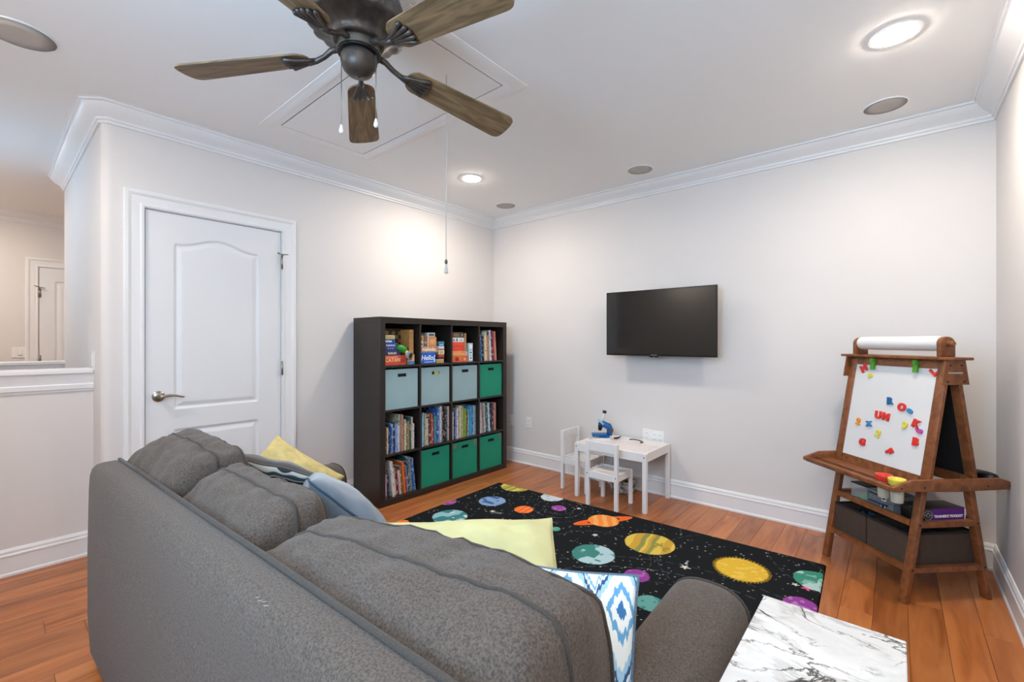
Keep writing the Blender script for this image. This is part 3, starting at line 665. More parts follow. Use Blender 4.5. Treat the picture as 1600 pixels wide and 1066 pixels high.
# microscope
ms = thing('toy_microscope', 'blue and white toy microscope on the play table', 'microscope', (-1.945, 3.50, .4445), math.radians(38))
ms.scale = (1.15, 1.15, 1.12)
MB().prism([(-.075 * math.cos(a) * (1 if math.cos(a) > 0 else .8), .055 * math.sin(a)) for a in [i * PI / 12 for i in range(24)]], 0, .014).build('base', M_white, ms)
Mb = mat('toy_blue', '#155a9a', .35)
bx('stage', Mb, ms, (-.085, -.035, .028), (.03, .035, .045), .006); bx('stage_foot', Mb, ms, (-.03, -.03, .014), (.05, .03, .03), .008)
MB().tube([(.045, 0, .03), (.055, 0, .07), (.04, 0, .10), (.0, 0, .118), (-.03, 0, .12)], [.022, .026, .026, .024, .018], 12).build('arm', Mb, ms, smooth=True)
MB().tube([(-.025, 0, .068), (-.020, 0, .095), (-.012, 0, .125)], [.012, .018, .022], 14).build('objective', M_dark, ms, smooth=True)
MB().tube([(-.018, 0, .125), (-.008, 0, .135)], [.03, .03], 16).build('head_ring', mat('pale_blue', '#8fb6d0', .4), ms, sharp=.5)
MB().tube([(-.010, 0, .135), (.010, 0, .205)], .008, 10).build('eyepiece_tube', M_white, ms, smooth=True)
MB().tube([(.009, 0, .203), (.014, 0, .222)], .015, 12).build('eyepiece', M_dark, ms, sharp=.5)
MB().tube([(.05, -.036, .07), (.05, .036, .07)], .018, 14).build('focus_knob', mat('knob_grey', '#3c4a58', .4), ms, sharp=.5)
MB().lathe([(.006, 0), (.010, .002), (.010, .004)], 10, c=(-.07, .03, .014)).build('mirror', M_dark, ms)
g = thing('toy_bracelet', 'thin dark curved band lying on the play table', 'toy', (-1.665, 3.56, .4495))
MB().tube([(.05 * math.cos(a) * 1.1, .035 * math.sin(a), .002 + .012 * (1 if False else abs(math.sin(a * .5)))) for a in [i * PI / 10 for i in range(-2, 12)]], .005, 8).build('band', mat('dark_metal', '#4a4644', .35, .3), g, smooth=True)
g = thing('black_clip', 'small black curved piece beside the toy microscope', 'toy', (-1.855, 3.585, .4465))
MB().tube([(-.025, -.012, .003), (0, 0, .006), (.02, .012, .014), (.028, .02, .026)], [.007, .008, .006, .003], 8).build('clip_body', M_dark, g, smooth=True)
pp = thing('drawing_sheet', 'white sheet with faint pink and grey print on the play table', 'paper', (-1.83, 3.25, .4445), 0)
bx('sheet', mat('paper_print', '#e2dad8', .8), pp, (0, 0, 0), (.37, .30, .0008), 0)
rr = random.Random(5); mbp = [MB(), MB()]
for i in range(70):
    x_, y_ = .015 + rr.random() * .34, .015 + rr.random() * .27; s = .003 + rr.random() * .007
    mbp[i % 2].box(x_, y_, .0008, x_ + s, y_ + s * .6, .0011)
mbp[0].build('print_marks', mat('mark_grey', '#9a8f90', .8), pp)['kind'] = 'stuff'; mbp[1].build('print_marks', mat('mark_pink', '#c9a5a2', .8), pp)['kind'] = 'stuff'
# woven basket under the table
bk = thing('floor_basket', 'round black and white patterned basket on floor under the play table', 'basket', (-1.80, 3.58, 0))
mk = mat('cow_cloth', '#d9d6d2', .9, var=.9, vs=22, dark='#1c1a1a')
MB().lathe([(.07, 0), (.095, .012), (.105, .05), (.108, .085), (.100, .088), (.092, .05), (.06, .02)], 36).build('basket_body', mk, bk, smooth=True)
MB().lathe([(.098 + .014 * math.cos(a), .092 + .014 * math.sin(a)) for a in [i * PI / 5 for i in range(11)]], 36).build('rolled_rim', mat('cow_rim', '#cfccc8', .9, var=.7, vs=30, dark='#4a4644'), bk, smooth=True)
for i in range(5):
    a = i * 1.3; mbb = MB().lathe([(.002, -.028), (.02, -.02), (.028, 0), (.02, .02), (.002, .028)], 12, c=(.05 * math.cos(a), .05 * math.sin(a), .075 + .01 * (i % 2)))
    mbb.build('soft_toy', mat('toy_mix%d' % (i % 3), ['#2c2a2a', '#b9a48c', '#d8d4d0'][i % 3], .9), bk, smooth=True)

# ---------------------------------------------------------------- rug with planets (flat tufted print)
def rug():
    LX, LY, st = 2.455, 1.52, .0042
    nx, ny = int(LX / st) + 1, int(LY / st) + 1
    X, Y = np.meshgrid(np.linspace(0, LX, nx), np.linspace(-LY, 0, ny), indexing='ij')
    rs = np.random.RandomState(4)
    def nz(sc, seed, ox=0, oy=0):     # smooth value noise
        g = np.random.RandomState(seed).rand(64, 64)
        u, v = (X + ox) / sc + 5, (Y + oy) / sc + 40
        i, j = np.floor(u).astype(int), np.floor(v).astype(int); a, b = u - i, v - j
        a = a * a * (3 - 2 * a); b = b * b * (3 - 2 * b)
        q = lambda p, r: g[p % 64, r % 64]
        return (q(i, j) * (1 - a) + q(i + 1, j) * a) * (1 - b) + (q(i, j + 1) * (1 - a) + q(i + 1, j + 1) * a) * b
    col = np.zeros((nx, ny, 3)); col[:] = lin('#16181b')[:3]
    def paint(mask, c): col[mask] = np.array(lin(c)[:3])
    # orbits
    for cx, cy, rr_, c, a0, a1 in ((.773, -.209, .12, '#4a5258', 0, 7), (.773, -.209, .19, '#5a6268', 0, 7), (.773, -.209, .26, '#454c52', 0, 7), (2.0, -1.5, .75, '#434a50', 0, 7), (2.0, -1.5, .88, '#50585e', 0, 7),
                           (2.0, -1.5, 1.0, '#434a50', 0, 7), (2.08, -.36, .45, '#434a50', 0, 7), (.2, -.4, .5, '#434a50', 0, 7), (.2, -.4, .62, '#3c4248', 0, 7), (1.34, -.71, .33, '#434a50', 0, 7), (2.7, .1, .55, '#434a50', 0, 7)):
        d = np.abs(np.hypot(X - cx, Y - cy) - rr_); dash = (np.sin(np.arctan2(Y - cy, X - cx) * rr_ * 90) > -.5)
        paint((d < .0024) & dash, c)
    # stars
    for i in range(900):
        x, y = rs.rand() * LX, -rs.rand() * LY; r = .0028 + .0028 * rs.rand() ** 3
        i0, j0 = int(x / st), int((y + LY) / st); k = 1 if r < .0042 else 2
        c = lin(['#c9c9c0', '#8f9698', '#c9c28a', '#a9b4b8', '#dcdcd8'][rs.randint(5)])[:3]
        if k == 1: col[i0:i0 + 1 + rs.randint(2), j0:j0 + 1] = c
        else: col[i0:i0 + 2, j0:j0 + 2] = c
    def star(x, y, r, c):
        a = np.arctan2(Y - y, X - x); d = np.hypot(X - x, Y - y); paint(d < r * (.42 + .58 * np.abs(np.cos(a * 2.5)) ** 3), c)
    star(.416, -.573, .022, '#e0dcd0'); star(1.221, -.468, .022, '#e0dcd0'); star(1.823, -.534, .026, '#e0dcd0'); star(2.393, -.363, .03, '#e05a90'); star(2.34, -.36, .018, '#d8d4c8'); star(.9, -.12, .02, '#e0dcd0'); star(.62, -.62, .014, '#cfcabc')
    for k in range(4):
        t0 = 1.823; d = np.abs((X - t0 + .012 * k - .01) - (Y + .534) * (-.25 + .17 * k)); paint((d < .0022) & (Y > -.505 + .006 * k) & (Y < -.45), '#b9bab4')
    for k in range(3):
        d = np.abs((Y + .565 + k * .012) - (X - .45) * .25); paint((d < .0022) & (X > .44) & (X < .50), '#9a9c9a')
    def planet(cx, cy, r, c, c2=None, mode=None, seed=1, c3=None, c4=None, ang=0.):
        u, v = X - cx, Y - cy; d = np.hypot(u, v) + (nz(.02, seed + 9) - .5) * .004; m = d < r
        paint(m, c)
        if mode == 'earth': paint(m & (nz(r * .55, seed) > .54), c2); paint(m & (nz(r * .3, seed + 3) > .80), c3 or c2)
        if mode == 'bands':
            w_ = u * math.cos(ang) + v * math.sin(ang) + .004 * np.sin(v * 34); k = np.floor((w_ / r + 1) * 3.2) % 2
            paint(m & (k == 1), c2)
            if c3: paint(m & (np.abs((w_ / r) + .28) < .10), c3); paint(m & (np.abs((w_ / r) - .15) < .08), c3)
            if c4:
                for q in range(14):
                    a, b = r * (.25 + .6 * rs.rand()), (rs.rand() - .5) * 1.3; sx, sy = cx + a * math.cos(b + ang), cy + a * math.sin(b + ang)
                    paint(m & (np.hypot(X - sx, Y - sy) < .006 + .007 * rs.rand()), c4)
        if mode == 'spots':
            paint(m & (nz(r * .35, seed) > .68), c2)
        if mode == 'sun':
            a = np.arctan2(v, u); dd = np.hypot(u, v)
            paint((dd >= r) & (dd < r + .006 + .012 * (np.sin(a * 46) > .2)), '#a8871f'); paint(m & (nz(.02, seed) > .7), c2)
    planet(.20, .0, .135, '#d8c766', '#b9a94c', 'bands', 3, '#8f9440', '#8a8f3c')
    planet(.27, -.41, .108, '#86a3c9', '#3f6499', 'spots', 5)
    planet(.578, -.397, .073, '#ee6a2c', '#f08848', 'bands', 2)
    planet(.773, -.209, .056, '#9a4a9c', '#b678b4', 'spots', 8)
    planet(.60, -.035, .095, '#c9d2d8', '#b4bfc8', 'spots', 9)
    planet(.233, -.843, .128, '#8dbcc0', '#3f7f84', 'earth', 11, '#c9d6d4')
    planet(.0, -.64, .07, '#9a4a9c', '#b678b4', 'spots', 12)
    planet(.045, -1.14, .055, '#ee6a2c', '#f08848', 'bands', 13)
    planet(.596, -.80, .13, '#d9a83c', '#e0b858', 'spots', 14)
    planet(.96, -.55, .035, '#4f9a86', '#79b5a4', 'spots', 41); planet(1.02, -1.02, .05, '#c9d2d8', '#b4bfc8', 'spots', 42)
    # ringed planet
    a = math.radians(54); u = (X - 1.155) * math.cos(a) + (Y + .215) * math.sin(a); v = -(X - 1.155) * math.sin(a) + (Y + .215) * math.cos(a)
    e = np.hypot(u / .232, v / .052); paint((e < 1) & ((e > .55)), '#e8682c')
    planet(1.155, -.215, .108, '#ee8a3c', '#f0a860', 'bands', 15, ang=.5)
    paint((e < 1) & (e > .62) & (v < -.012), '#e8682c') if False else None
    planet(1.552, -.365, .153, '#d3b84e', '#c29a3a', 'bands', 16, '#8a8a4c', '#8f8440', ang=.15)
    planet(1.338, -.715, .128, '#a9c6cc', '#3f8078', 'earth', 17, '#5f9a94')
    planet(1.645, -.79, .068, '#8d3f90', '#a562a6', 'spots', 18)
    planet(2.082, -.362, .131, '#d9b038', '#e2be52', 'sun', 19)
    planet(2.435, -.25, .115, '#a9c6c0', '#3f8a74', 'earth', 20, '#7fb0a4')
    planet(2.385, -.56, .075, '#8d3f90', '#a97ab0', 'spots', 21)
    planet(1.80, -1.0, .07, '#5f9a94', '#3f7f78', 'spots', 22)
    planet(1.2, -1.25, .12, '#d8c766', '#b9a94c', 'bands', 23, '#8f9440'); planet(.6, -1.3, .1, '#86a3c9', '#3f6499', 'spots', 24); planet(2.1, -1.15, .12, '#ee6a2c', '#f08848', 'bands', 25)
    Zt = np.full_like(X, .011) + (rs.rand(nx, ny) - .5) * .0006
    edge = (X < .006) | (X > LX - .006) | (Y > -.006) | (Y < -LY + .006); Zt[edge] = .004
    co = np.stack([X, Y, Zt], -1).reshape(-1, 3)
    I = np.arange(nx * ny).reshape(nx, ny)
    F = np.stack([I[:-1, :-1], I[1:, :-1], I[1:, 1:], I[:-1, 1:]], -1).reshape(-1, 4)
    me = bpy.data.meshes.new('rug_pile'); me.vertices.add(len(co)); me.vertices.foreach_set('co', co.ravel())
    me.loops.add(F.size); me.loops.foreach_set('vertex_index', F.ravel().astype(np.int32))
    me.polygons.add(len(F)); me.polygons.foreach_set('loop_start', np.arange(0, F.size, 4, dtype=np.int32))
    me.update(); me.validate()
    at = me.color_attributes.new('print', 'FLOAT_COLOR', 'POINT')
    rgba = np.ones((nx * ny, 4), dtype=np.float32); rgba[:, :3] = col.reshape(-1, 3); at.data.foreach_set('color', rgba.ravel())
    m = bpy.data.materials.new('rug_print'); m.use_nodes = True; n = m.node_tree.nodes; l = m.node_tree.links; b = n['Principled BSDF']
    b.inputs['Roughness'].default_value = .95; b.inputs['Specular IOR Level'].default_value = .15
    an = n.new('ShaderNodeVertexColor'); an.layer_name = 'print'; l.new(an.outputs[0], b.inputs['Base Color'])
    t = thing('rug', 'black space themed rug with coloured planets and stars on wood floor', 'rug', (-2.76, 3.05, 0), math.radians(2.3))
    link('pile', me, m, t, True)
    MB().box(0, -LY, .0005, LX, 0, .004).build('binding', mat('rug_edge', '#15171a', .95), t)
rug()

# ---------------------------------------------------------------- sofa
sofa = thing('sofa', 'dark grey fabric three seat sofa seen from behind', 'sofa', (-2.505, .270, 0), math.radians(2.0))
SL = 2.225
def soft(o, wd, seg=4):
    m = o.modifiers.new('bevel', 'BEVEL'); m.width = wd; m.segments = seg; m.limit_method = 'ANGLE'
    for p in o.data.polygons: p.use_smooth = True
    return o
def loft_x(prof, xs, cy, cz, ins):   # profile in (y,z) lofted in x, inset near the ends
    mb = MB(); v = []; f = []; m = len(prof)
    for x, k in zip(xs, ins):
        for y, z in prof: v.append((x, y + (cy - y) * k[0], z + (cz - z) * k[1]))
    for i in range(len(xs) - 1):
        for j in range(m): f.append((i * m + j, (i + 1) * m + j, (i + 1) * m + (j + 1) % m, i * m + (j + 1) % m))
    f.append(tuple(range(m))[::-1]); f.append(tuple((len(xs) - 1) * m + j for j in range(m)))
    return mb.add(v, f)
bprof = [(.004, .045), (-.004, .2), (-.004, .45), (0, .70), (.003, .755), (.010, .780), (.024, .795), (.045, .800), (.085, .801), (.100, .797), (.108, .785), (.115, .70), (.125, .4), (.125, .045)]
loft_x(bprof, [0, .004, .014, .03, .3, .8, 1.4, SL - .03, SL - .014, SL - .004, SL], .06, .4, [(.22, .03), (.12, .014), (.04, .004), (0, 0), (0, 0), (0, 0), (0, 0), (0, 0), (.04, .004), (.12, .014), (.22, .03)]).build('back_frame', M_sofa, sofa, sharp=1.0)
MB().tube([(.012, .098, .801), (.3, .099, .806), (.8, .098, .804), (1.4, .099, .806), (2.0, .098, .804), (SL - .02, .098, .801)], .0065, 8).build('back_piping', M_seam, sofa, smooth=True)
soft(MB().box(.02, .115, .05, SL - .02, 1.02, .27).build('seat_base', M_sofa, sofa), .02)
for x in (.06, SL - .1):
    for y in (.03, .94): MB().lathe([(.02, 0), (.028, .055)], 12, c=(x + .02, y + .03, 0)).build('foot', M_black, sofa, sharp=.6)
def arm(x0, x1, side):
    w_ = x1 - x0; cx = (x0 + x1) / 2; R_ = w_ / 2
    prof = [(x0 + .012 if side > 0 else x0 + .012, .05), (x0 + .012, .40), (x0 + .004, .47)]
    for i in range(15):
        a = PI - PI * i / 14; prof.append((cx + (R_ + .006) * math.copysign(abs(math.cos(a)) ** .8, math.cos(a)),   .500 + .088 * math.sin(a) ** .8))
    prof += [(x1 - .004, .47), (x1 - .012, .40), (x1 - .012, .05)]
    mb = MB(); v = []; f = []; m = len(prof); ys = [.118 if side > 0 else .020, .3, .6, .9, 1.015, 1.045, 1.06, 1.066]; kk = [0, 0, 0, 0, 0, .03, .10, .20]
    for y, k in zip(ys, kk):
        for x, z in prof: v.append((x + (cx - x) * k, y, z + (.35 - z) * k * .35))
    for i in range(len(ys) - 1):
        for j in range(m): f.append((i * m + j, (i + 1) * m + j, (i + 1) * m + (j + 1) % m, i * m + (j + 1) % m))
    f.append(tuple(range(m))[::-1]); f.append(tuple((len(ys) - 1) * m + j for j in range(m)))
    o = mb.add(v, f).build('arm', M_sofa, sofa, sharp=1.1)
    MB().tube([(x * 1, 1.052, z) for x, z in [(cx + (x - cx) * .97, z - .004) for x, z in prof[1:-1]]], .005, 6).build('arm_piping', M_seam, o, smooth=True)
arm(-.036, .17, -1); arm(SL - .21, SL + .0, 1)
def sq_map(p, a, b, c, e1, e2, wr, seed, bulge, fb=.72):
    x, y, z = p
    s = (abs(y) ** e1 + abs(z) ** e1) ** (1 / e1) or 1e-6
    r = (s ** e2 + abs(x) ** e2) ** (1 / e2)
    q = Vector((x / r * a, y / r * (b if y < 0 else b * fb), z / r * c)); n_ = Vector((x / r / a * .3, y / r / b, z / r / c)).normalized()
    k = 1 - (x / r) ** 4
    d = bulge * k * (1 - (z / r) ** 4 * .3)
    q += n_ * d
    w_ = noise.noise(Vector((q.x * 5 + seed, q.y * 9, q.z * 9))) * .55 + noise.noise(Vector((q.x * 16 + seed + q.z * 10, q.y * 16, q.z * 7))) * .30
    w_ += -abs(noise.noise(Vector((q.x * 9 + seed * 3, q.y * 22 + q.x * 5, 3)))) * .45 if q.z > c * .55 else 0
    return q + n_ * w_ * wr
def cushion(name, parent, loc, rot, a, b, c, e1=3.0, e2=6.0, wr=.012, seed=0, bulge=.008, m=None, sm=None, seams=(-.45, .5), N=34, fb=.72):
    v = []; f = []
    for ax in range(3):
        for sg in (-1, 1):
            k = len(v)
            for i in range(N + 1):
                for j in range(N + 1):
                    s, t = math.sin((-1 + 2 * i / N) * PI / 2) * .5 + (-1 + 2 * i / N) * .5, math.sin((-1 + 2 * j / N) * PI / 2) * .5 + (-1 + 2 * j / N) * .5
                    p = [0, 0, 0]; p[ax] = sg; p[(ax + 1) % 3] = s; p[(ax + 2) % 3] = t
                    v.append(tuple(sq_map(p, a, b, c, e1, e2, wr, seed, bulge, fb)))
            for i in range(N):
                for j in range(N):
                    q = (k + i * (N + 1) + j, k + (i + 1) * (N + 1) + j, k + (i + 1) * (N + 1) + j + 1, k + i * (N + 1) + j + 1)
                    f.append(q)
    me = bpy.data.meshes.new(name); me.from_pydata(v, [], f); bm = bmesh.new(); bm.from_mesh(me)
    bmesh.ops.remove_doubles(bm, verts=bm.verts, dist=1e-5); bmesh.ops.recalc_face_normals(bm, faces=bm.faces); bm.to_mesh(me); bm.free()
    o = link(name, me, m or M_sofa, parent, True); o.location = loc; o.rotation_euler = rot
    for yy in seams:
        pts = []
        M_ = 26
        for k in range(4 * M_):
            s = k // M_; t = -1 + 2 * (k % M_) / M_
            x, z = ((t, 1), (1, -t), (-t, -1), (-1, t))[s]
            q = sq_map((x, yy, z), a, b, c, e1, e2, wr, seed, bulge, fb); pts.append(q * 1.003)
        pts.append(pts[0]); MB().tube(pts, .0048, 6, cap=False).build('piping', sm or M_seam, o, smooth=True)
    return o
# seat cushions, then back cushions (three of each)
segs = [(.005, .625), (.625, 1.245), (1.245, 2.112)]
ssegs = [(.205, .80), (.805, 1.395), (1.40, 1.985)]
for i, (a, b) in enumerate(ssegs):
    cushion('seat_cushion', sofa, ((a + b) / 2, .62, .365), (0, 0, 0), (b - a) / 2 - .004, .385, .095, 5, 8, .006, 20 + i, .003, seams=(), N=22)
for i, (a, b) in enumerate(segs):
    cushion('back_cushion', sofa, ((a + b) / 2, [.320, .300, .320][i], [.634, .585, .558][i]), (math.radians([2, 0, 1][i]), math.radians([0, -.5, -3.4][i]), math.radians([0, 0, 4][i])), (b - a) / 2 - .001, [.235, .215, .245][i], [.262, .262, .265][i], [2.4, 2.5, 2.6][i], 9, .028, 3 + i * 7, .008, N=44, seams=(-.22, .62), fb=[.36, .42, .72][i])
# lint specks on the back
sp = MB(); rr = random.Random(9)
for i in range(5):
    x_ = 1.50 + rr.random() * .10; y_ = .020 + .008 * rr.random(); sp.tube([(x_, y_, .7945), (x_ + .006, y_ + .001, .7955), (x_ + .006 + .006 * rr.random(), y_ + .004, .7965)], .0005, 4)
sp.build('lint', mat('lint_white', '#97948e', .9), sofa)['kind'] = 'stuff'

# ---------------------------------------------------------------- throw pillows
def rgbmath(n, l, op, a, b=None, v=None):
    x = n.new('ShaderNodeMath'); x.operation = op; l.new(a, x.inputs[0])
    if b is not None: l.new(b, x.inputs[1])
    if v is not None: x.inputs[1].default_value = v
    return x.outputs[0]
def ikat():
    m = bpy.data.materials.new('ikat_print'); m.use_nodes = True; n = m.node_tree.nodes; l = m.node_tree.links; b = n['Principled BSDF']; b.inputs['Roughness'].default_value = .9
    tc = n.new('ShaderNodeTexCoord'); mp = n.new('ShaderNodeMapping'); mp.inputs['Scale'].default_value = (160, 7, 1); l.new(tc.outputs['Object'], mp.inputs[0])
    no = n.new('ShaderNodeTexNoise'); no.inputs['Scale'].default_value = 1; no.inputs['Detail'].default_value = 2; l.new(mp.outputs[0], no.inputs['Vector'])
    sx = n.new('ShaderNodeSeparateXYZ'); l.new(tc.outputs['Object'], sx.inputs[0])
    jit = rgbmath(n, l, 'MULTIPLY', rgbmath(n, l, 'SUBTRACT', no.outputs['Fac'], v=.5), v=.05)
    y = rgbmath(n, l, 'ADD', sx.outputs[1], jit)
    px = rgbmath(n, l, 'DIVIDE', rgbmath(n, l, 'PINGPONG', sx.outputs[0], v=.062), v=.062)
    py = rgbmath(n, l, 'DIVIDE', rgbmath(n, l, 'PINGPONG', y, v=.125), v=.125)
    d = rgbmath(n, l, 'MULTIPLY', rgbmath(n, l, 'ADD', px, py), v=.5)
    r = n.new('ShaderNodeValToRGB'); r.color_ramp.interpolation = 'CONSTANT'; l.new(d, r.inputs[0]); e = r.color_ramp.elements
    e[0].position = 0; e[0].color = lin('#cfe0ea'); e[1].position = .07; e[1].color = lin('#2f6ea6')
    for p, c in ((.14, '#a9cbe0'), (.20, '#dfe6e6'), (.34, '#6ea6cc'), (.38, '#dfe6e6'), (.42, '#23507c'), (.47, '#9cc4dc'), (.55, '#dfe6e4'), (.72, '#5e9cc6'), (.80, '#dfe6e4'), (.90, '#2f6ea6')):
        q = e.new(p); q.color = lin(c)
    l.new(r.outputs[0], b.inputs['Base Color']); return m
def stripes():
    m = bpy.data.materials.new('feather_print'); m.use_nodes = True; n = m.node_tree.nodes; l = m.node_tree.links; b = n['Principled BSDF']; b.inputs['Roughness'].default_value = .9
    tc = n.new('ShaderNodeTexCoord'); wv = n.new('ShaderNodeTexWave'); wv.wave_type = 'RINGS'; wv.inputs['Scale'].default_value = 9; wv.inputs['Distortion'].default_value = 4; wv.inputs['Detail'].default_value = 1
    l.new(tc.outputs['Object'], wv.inputs[0]); r = n.new('ShaderNodeValToRGB'); r.color_ramp.interpolation = 'CONSTANT'; l.new(wv.outputs['Fac'], r.inputs[0]); e = r.color_ramp.elements
    e[0].position = 0; e[0].color = lin('#2f3536'); e[1].position = .32; e[1].color = lin('#c9c4ba'); q = e.new(.7); q.color = lin('#9fb0ae'); q = e.new(.82); q.color = lin('#3f4a4c')
    l.new(r.outputs[0], b.inputs['Base Color']); return m
def pillow(name, label, c, U, V, w_, h_, T, m1, m2, mp, wr=.006, seed=0, N=44, pipe=.004, puck=0):
    U = Vector(U).normalized(); V = Vector(V); V = (V - U * V.dot(U)).normalized(); Nn = U.cross(V)
    t = thing(name, label, 'pillow', (0, 0, 0)); 
    t.matrix_world = Matrix(((U.x, V.x, Nn.x, c[0]), (U.y, V.y, Nn.y, c[1]), (U.z, V.z, Nn.z, c[2]), (0, 0, 0, 1)))
    def pt(s, q, sg):
        x = s * w_ / 2 * (1 - .07 * (1 - q * q)); y = q * h_ / 2 * (1 - .07 * (1 - s * s))
        e = max(0, (1 - s * s) * (1 - q * q)); z = T / 2 * e ** .42
        nn = noise.noise(Vector((x * 7 + seed, y * 7, sg * 3))) + .6 * noise.noise(Vector((x * 18 + seed, y * 14, sg * 5)))
        if puck: nn -= 1.6 * abs(noise.noise(Vector((x * 9 + seed, y * 30 + x * 8, sg)))) * puck
        z += wr * nn * min(1, e * 4 + .0)
        zz = .012 * noise.noise(Vector((s * 1.5 + seed, q * 1.5, 0))) * w_ * 3
        return (x, y, sg * z + zz)
    for sg, m, nm in ((1, m1, 'front_panel'), (-1, m2, 'back_panel')):
        v = []; f = []
        g = [math.sin((-1 + 2 * i / N) * PI / 2) for i in range(N + 1)]
        for a in g:
            for b in g: v.append(pt(a, b, sg))
        for i in range(N):
            for j in range(N):
                q = (i * (N + 1) + j, (i + 1) * (N + 1) + j, (i + 1) * (N + 1) + j + 1, i * (N + 1) + j + 1); f.append(q if sg > 0 else q[::-1])
        me = bpy.data.meshes.new(nm); me.from_pydata(v, [], f); link(nm, me, m, t, True)
    pts = [pt(-1 + 2 * i / 30, -1, 1) for i in range(30)] + [pt(1, -1 + 2 * i / 30, 1) for i in range(30)] + [pt(1 - 2 * i / 30, 1, 1) for i in range(30)] + [pt(-1, 1 - 2 * i / 30, 1) for i in range(31)]
    MB().tube(pts, pipe, 6, cap=False).build('piping', mp, t, smooth=True)
    return t
M_yel = mat('yellow_cloth', '#cbb97c', .85, var=.10, vs=30, bump=.5, bs=90)
M_yel2 = mat('yellow_satin', '#c8c490', .7, var=.08, vs=6, bump=.3, bs=60)
M_vel = mat('blue_velvet', '#707e8c', .8, var=.15, vs=9, sheen=.5)
M_dgr = mat('grey_velvet', '#4a4644', .9, var=.12, vs=12, sheen=.3)
M_bgr = mat('blue_grey_cloth', '#5a7186', .9, var=.2, vs=200)
pillow('throw_pillow', 'dark grey pillow with striped feather print face, behind the yellow one', (-2.10, .845, .700), (.419, .818, -.40), (.539, -.631, .55), .36, .36, .11, stripes(), M_dgr, M_dgr, seed=1)
pillow('throw_pillow', 'crinkled yellow pillow leaning at left end of the sofa', (-2.38, .985, .550), (.623, .532, -.50), (-.17, .64, .50), .42, .42, .24, M_yel, M_yel, M_yel, wr=.022, seed=2, puck=.9)
pillow('throw_pillow', 'light blue grey velvet pillow standing edge on beside the yellow one', (-1.80, .997, .585), (.37, .644, -.67), (.822, -.455, .32), .42, .40, .17, M_vel, M_vel, mat('velvet_piping', '#41576a', .9), seed=3, pipe=.005)
pillow('throw_pillow', 'pale yellow green pillow lying between middle cushion and rug side', (-1.045, 1.0, .56), (.69, .72, 0), (-.60, .62, .5), .62, .40, .14, M_yel2, M_yel2, M_yel2, wr=.016, seed=4, puck=.6)
pillow('throw_pillow', 'blue and white ikat diamond pillow with grey edge near right arm', (-.600, .765, .600), (.87, .49, -.06), (-.32, .57, .76), .45, .42, .16, ikat(), M_bgr, M_bgr, seed=5, pipe=.006)

# ---------------------------------------------------------------- marble side table beside the right arm
def marble():
    m = bpy.data.materials.new('marble'); m.use_nodes = True; n = m.node_tree.nodes; l = m.node_tree.links; b = n['Principled BSDF']; b.inputs['Roughness'].default_value = .18
    tc = n.new('ShaderNodeTexCoord'); base = None
    def vein(sc, dist, wd, rot, seed):
        mp = n.new('ShaderNodeMapping'); mp.inputs['Rotation'].default_value = (0, 0, rot); mp.inputs['Location'].default_value = (seed, seed * .7, 0); mp.inputs['Scale'].default_value = (1, 2.2, 1); l.new(tc.outputs['Object'], mp.inputs[0])
        no = n.new('ShaderNodeTexNoise'); no.inputs['Scale'].default_value = sc; no.inputs['Detail'].default_value = 9; no.inputs['Roughness'].default_value = .62; no.inputs['Distortion'].default_value = dist
        l.new(mp.outputs[0], no.inputs['Vector'])
        d = rgbmath(n, l, 'ABSOLUTE', rgbmath(n, l, 'SUBTRACT', no.outputs['Fac'], v=.5))
        r = n.new('ShaderNodeMapRange'); r.inputs[1].default_value = 0; r.inputs[2].default_value = wd; r.inputs[3].default_value = 1; r.inputs[4].default_value = 0; l.new(d, r.inputs[0]); return r.outputs[0]
    v1 = vein(3.4, .8, .016, -.5, 3.3); v2 = vein(5.5, .6, .05, .3, 8.2); v3 = vein(2.2, 1.0, .10, -.4, 3.1)
    msk = n.new('ShaderNodeTexNoise'); msk.inputs['Scale'].default_value = 5; l.new(tc.outputs['Object'], msk.inputs['Vector'])
    mr = n.new('ShaderNodeMapRange'); mr.inputs[1].default_value = .38; mr.inputs[2].default_value = .60; l.new(msk.outputs['Fac'], mr.inputs[0])
    a = rgbmath(n, l, 'MULTIPLY', v1, mr.outputs[0]); a2 = rgbmath(n, l, 'MULTIPLY', rgbmath(n, l, 'MULTIPLY', v2, mr.outputs[0]), v=.16); a3 = rgbmath(n, l, 'MULTIPLY', v3, v=.06)
    s = rgbmath(n, l, 'ADD', rgbmath(n, l, 'ADD', rgbmath(n, l, 'MULTIPLY', a, v=.85), a2), a3)
    r = n.new('ShaderNodeValToRGB'); l.new(s, r.inputs[0]); e = r.color_ramp.elements; e[0].color = lin('#dcdad6'); e[1].position = .75; e[1].color = lin('#2c2a28'); q = e.new(.22); q.color = lin('#a09a92')
    l.new(r.outputs[0], b.inputs['Base Color']); return m
st = thing('side_table', 'white marble topped square side table beside the sofa right arm', 'side table', (-.277, .945, 0))
bx('marble_top', marble(), st, (0, 0, .578), (.295, .449, .600), .0015)
for a, b in ((.01, .01), (.263, .01), (.01, .417), (.263, .417)): bx('leg', M_white, st, (a, b, 0), (a + .022, b + .022, .5775), .001)
bx('lower_shelf', M_white, st, (.01, .033, .15), (.285, .417, .165), .001)

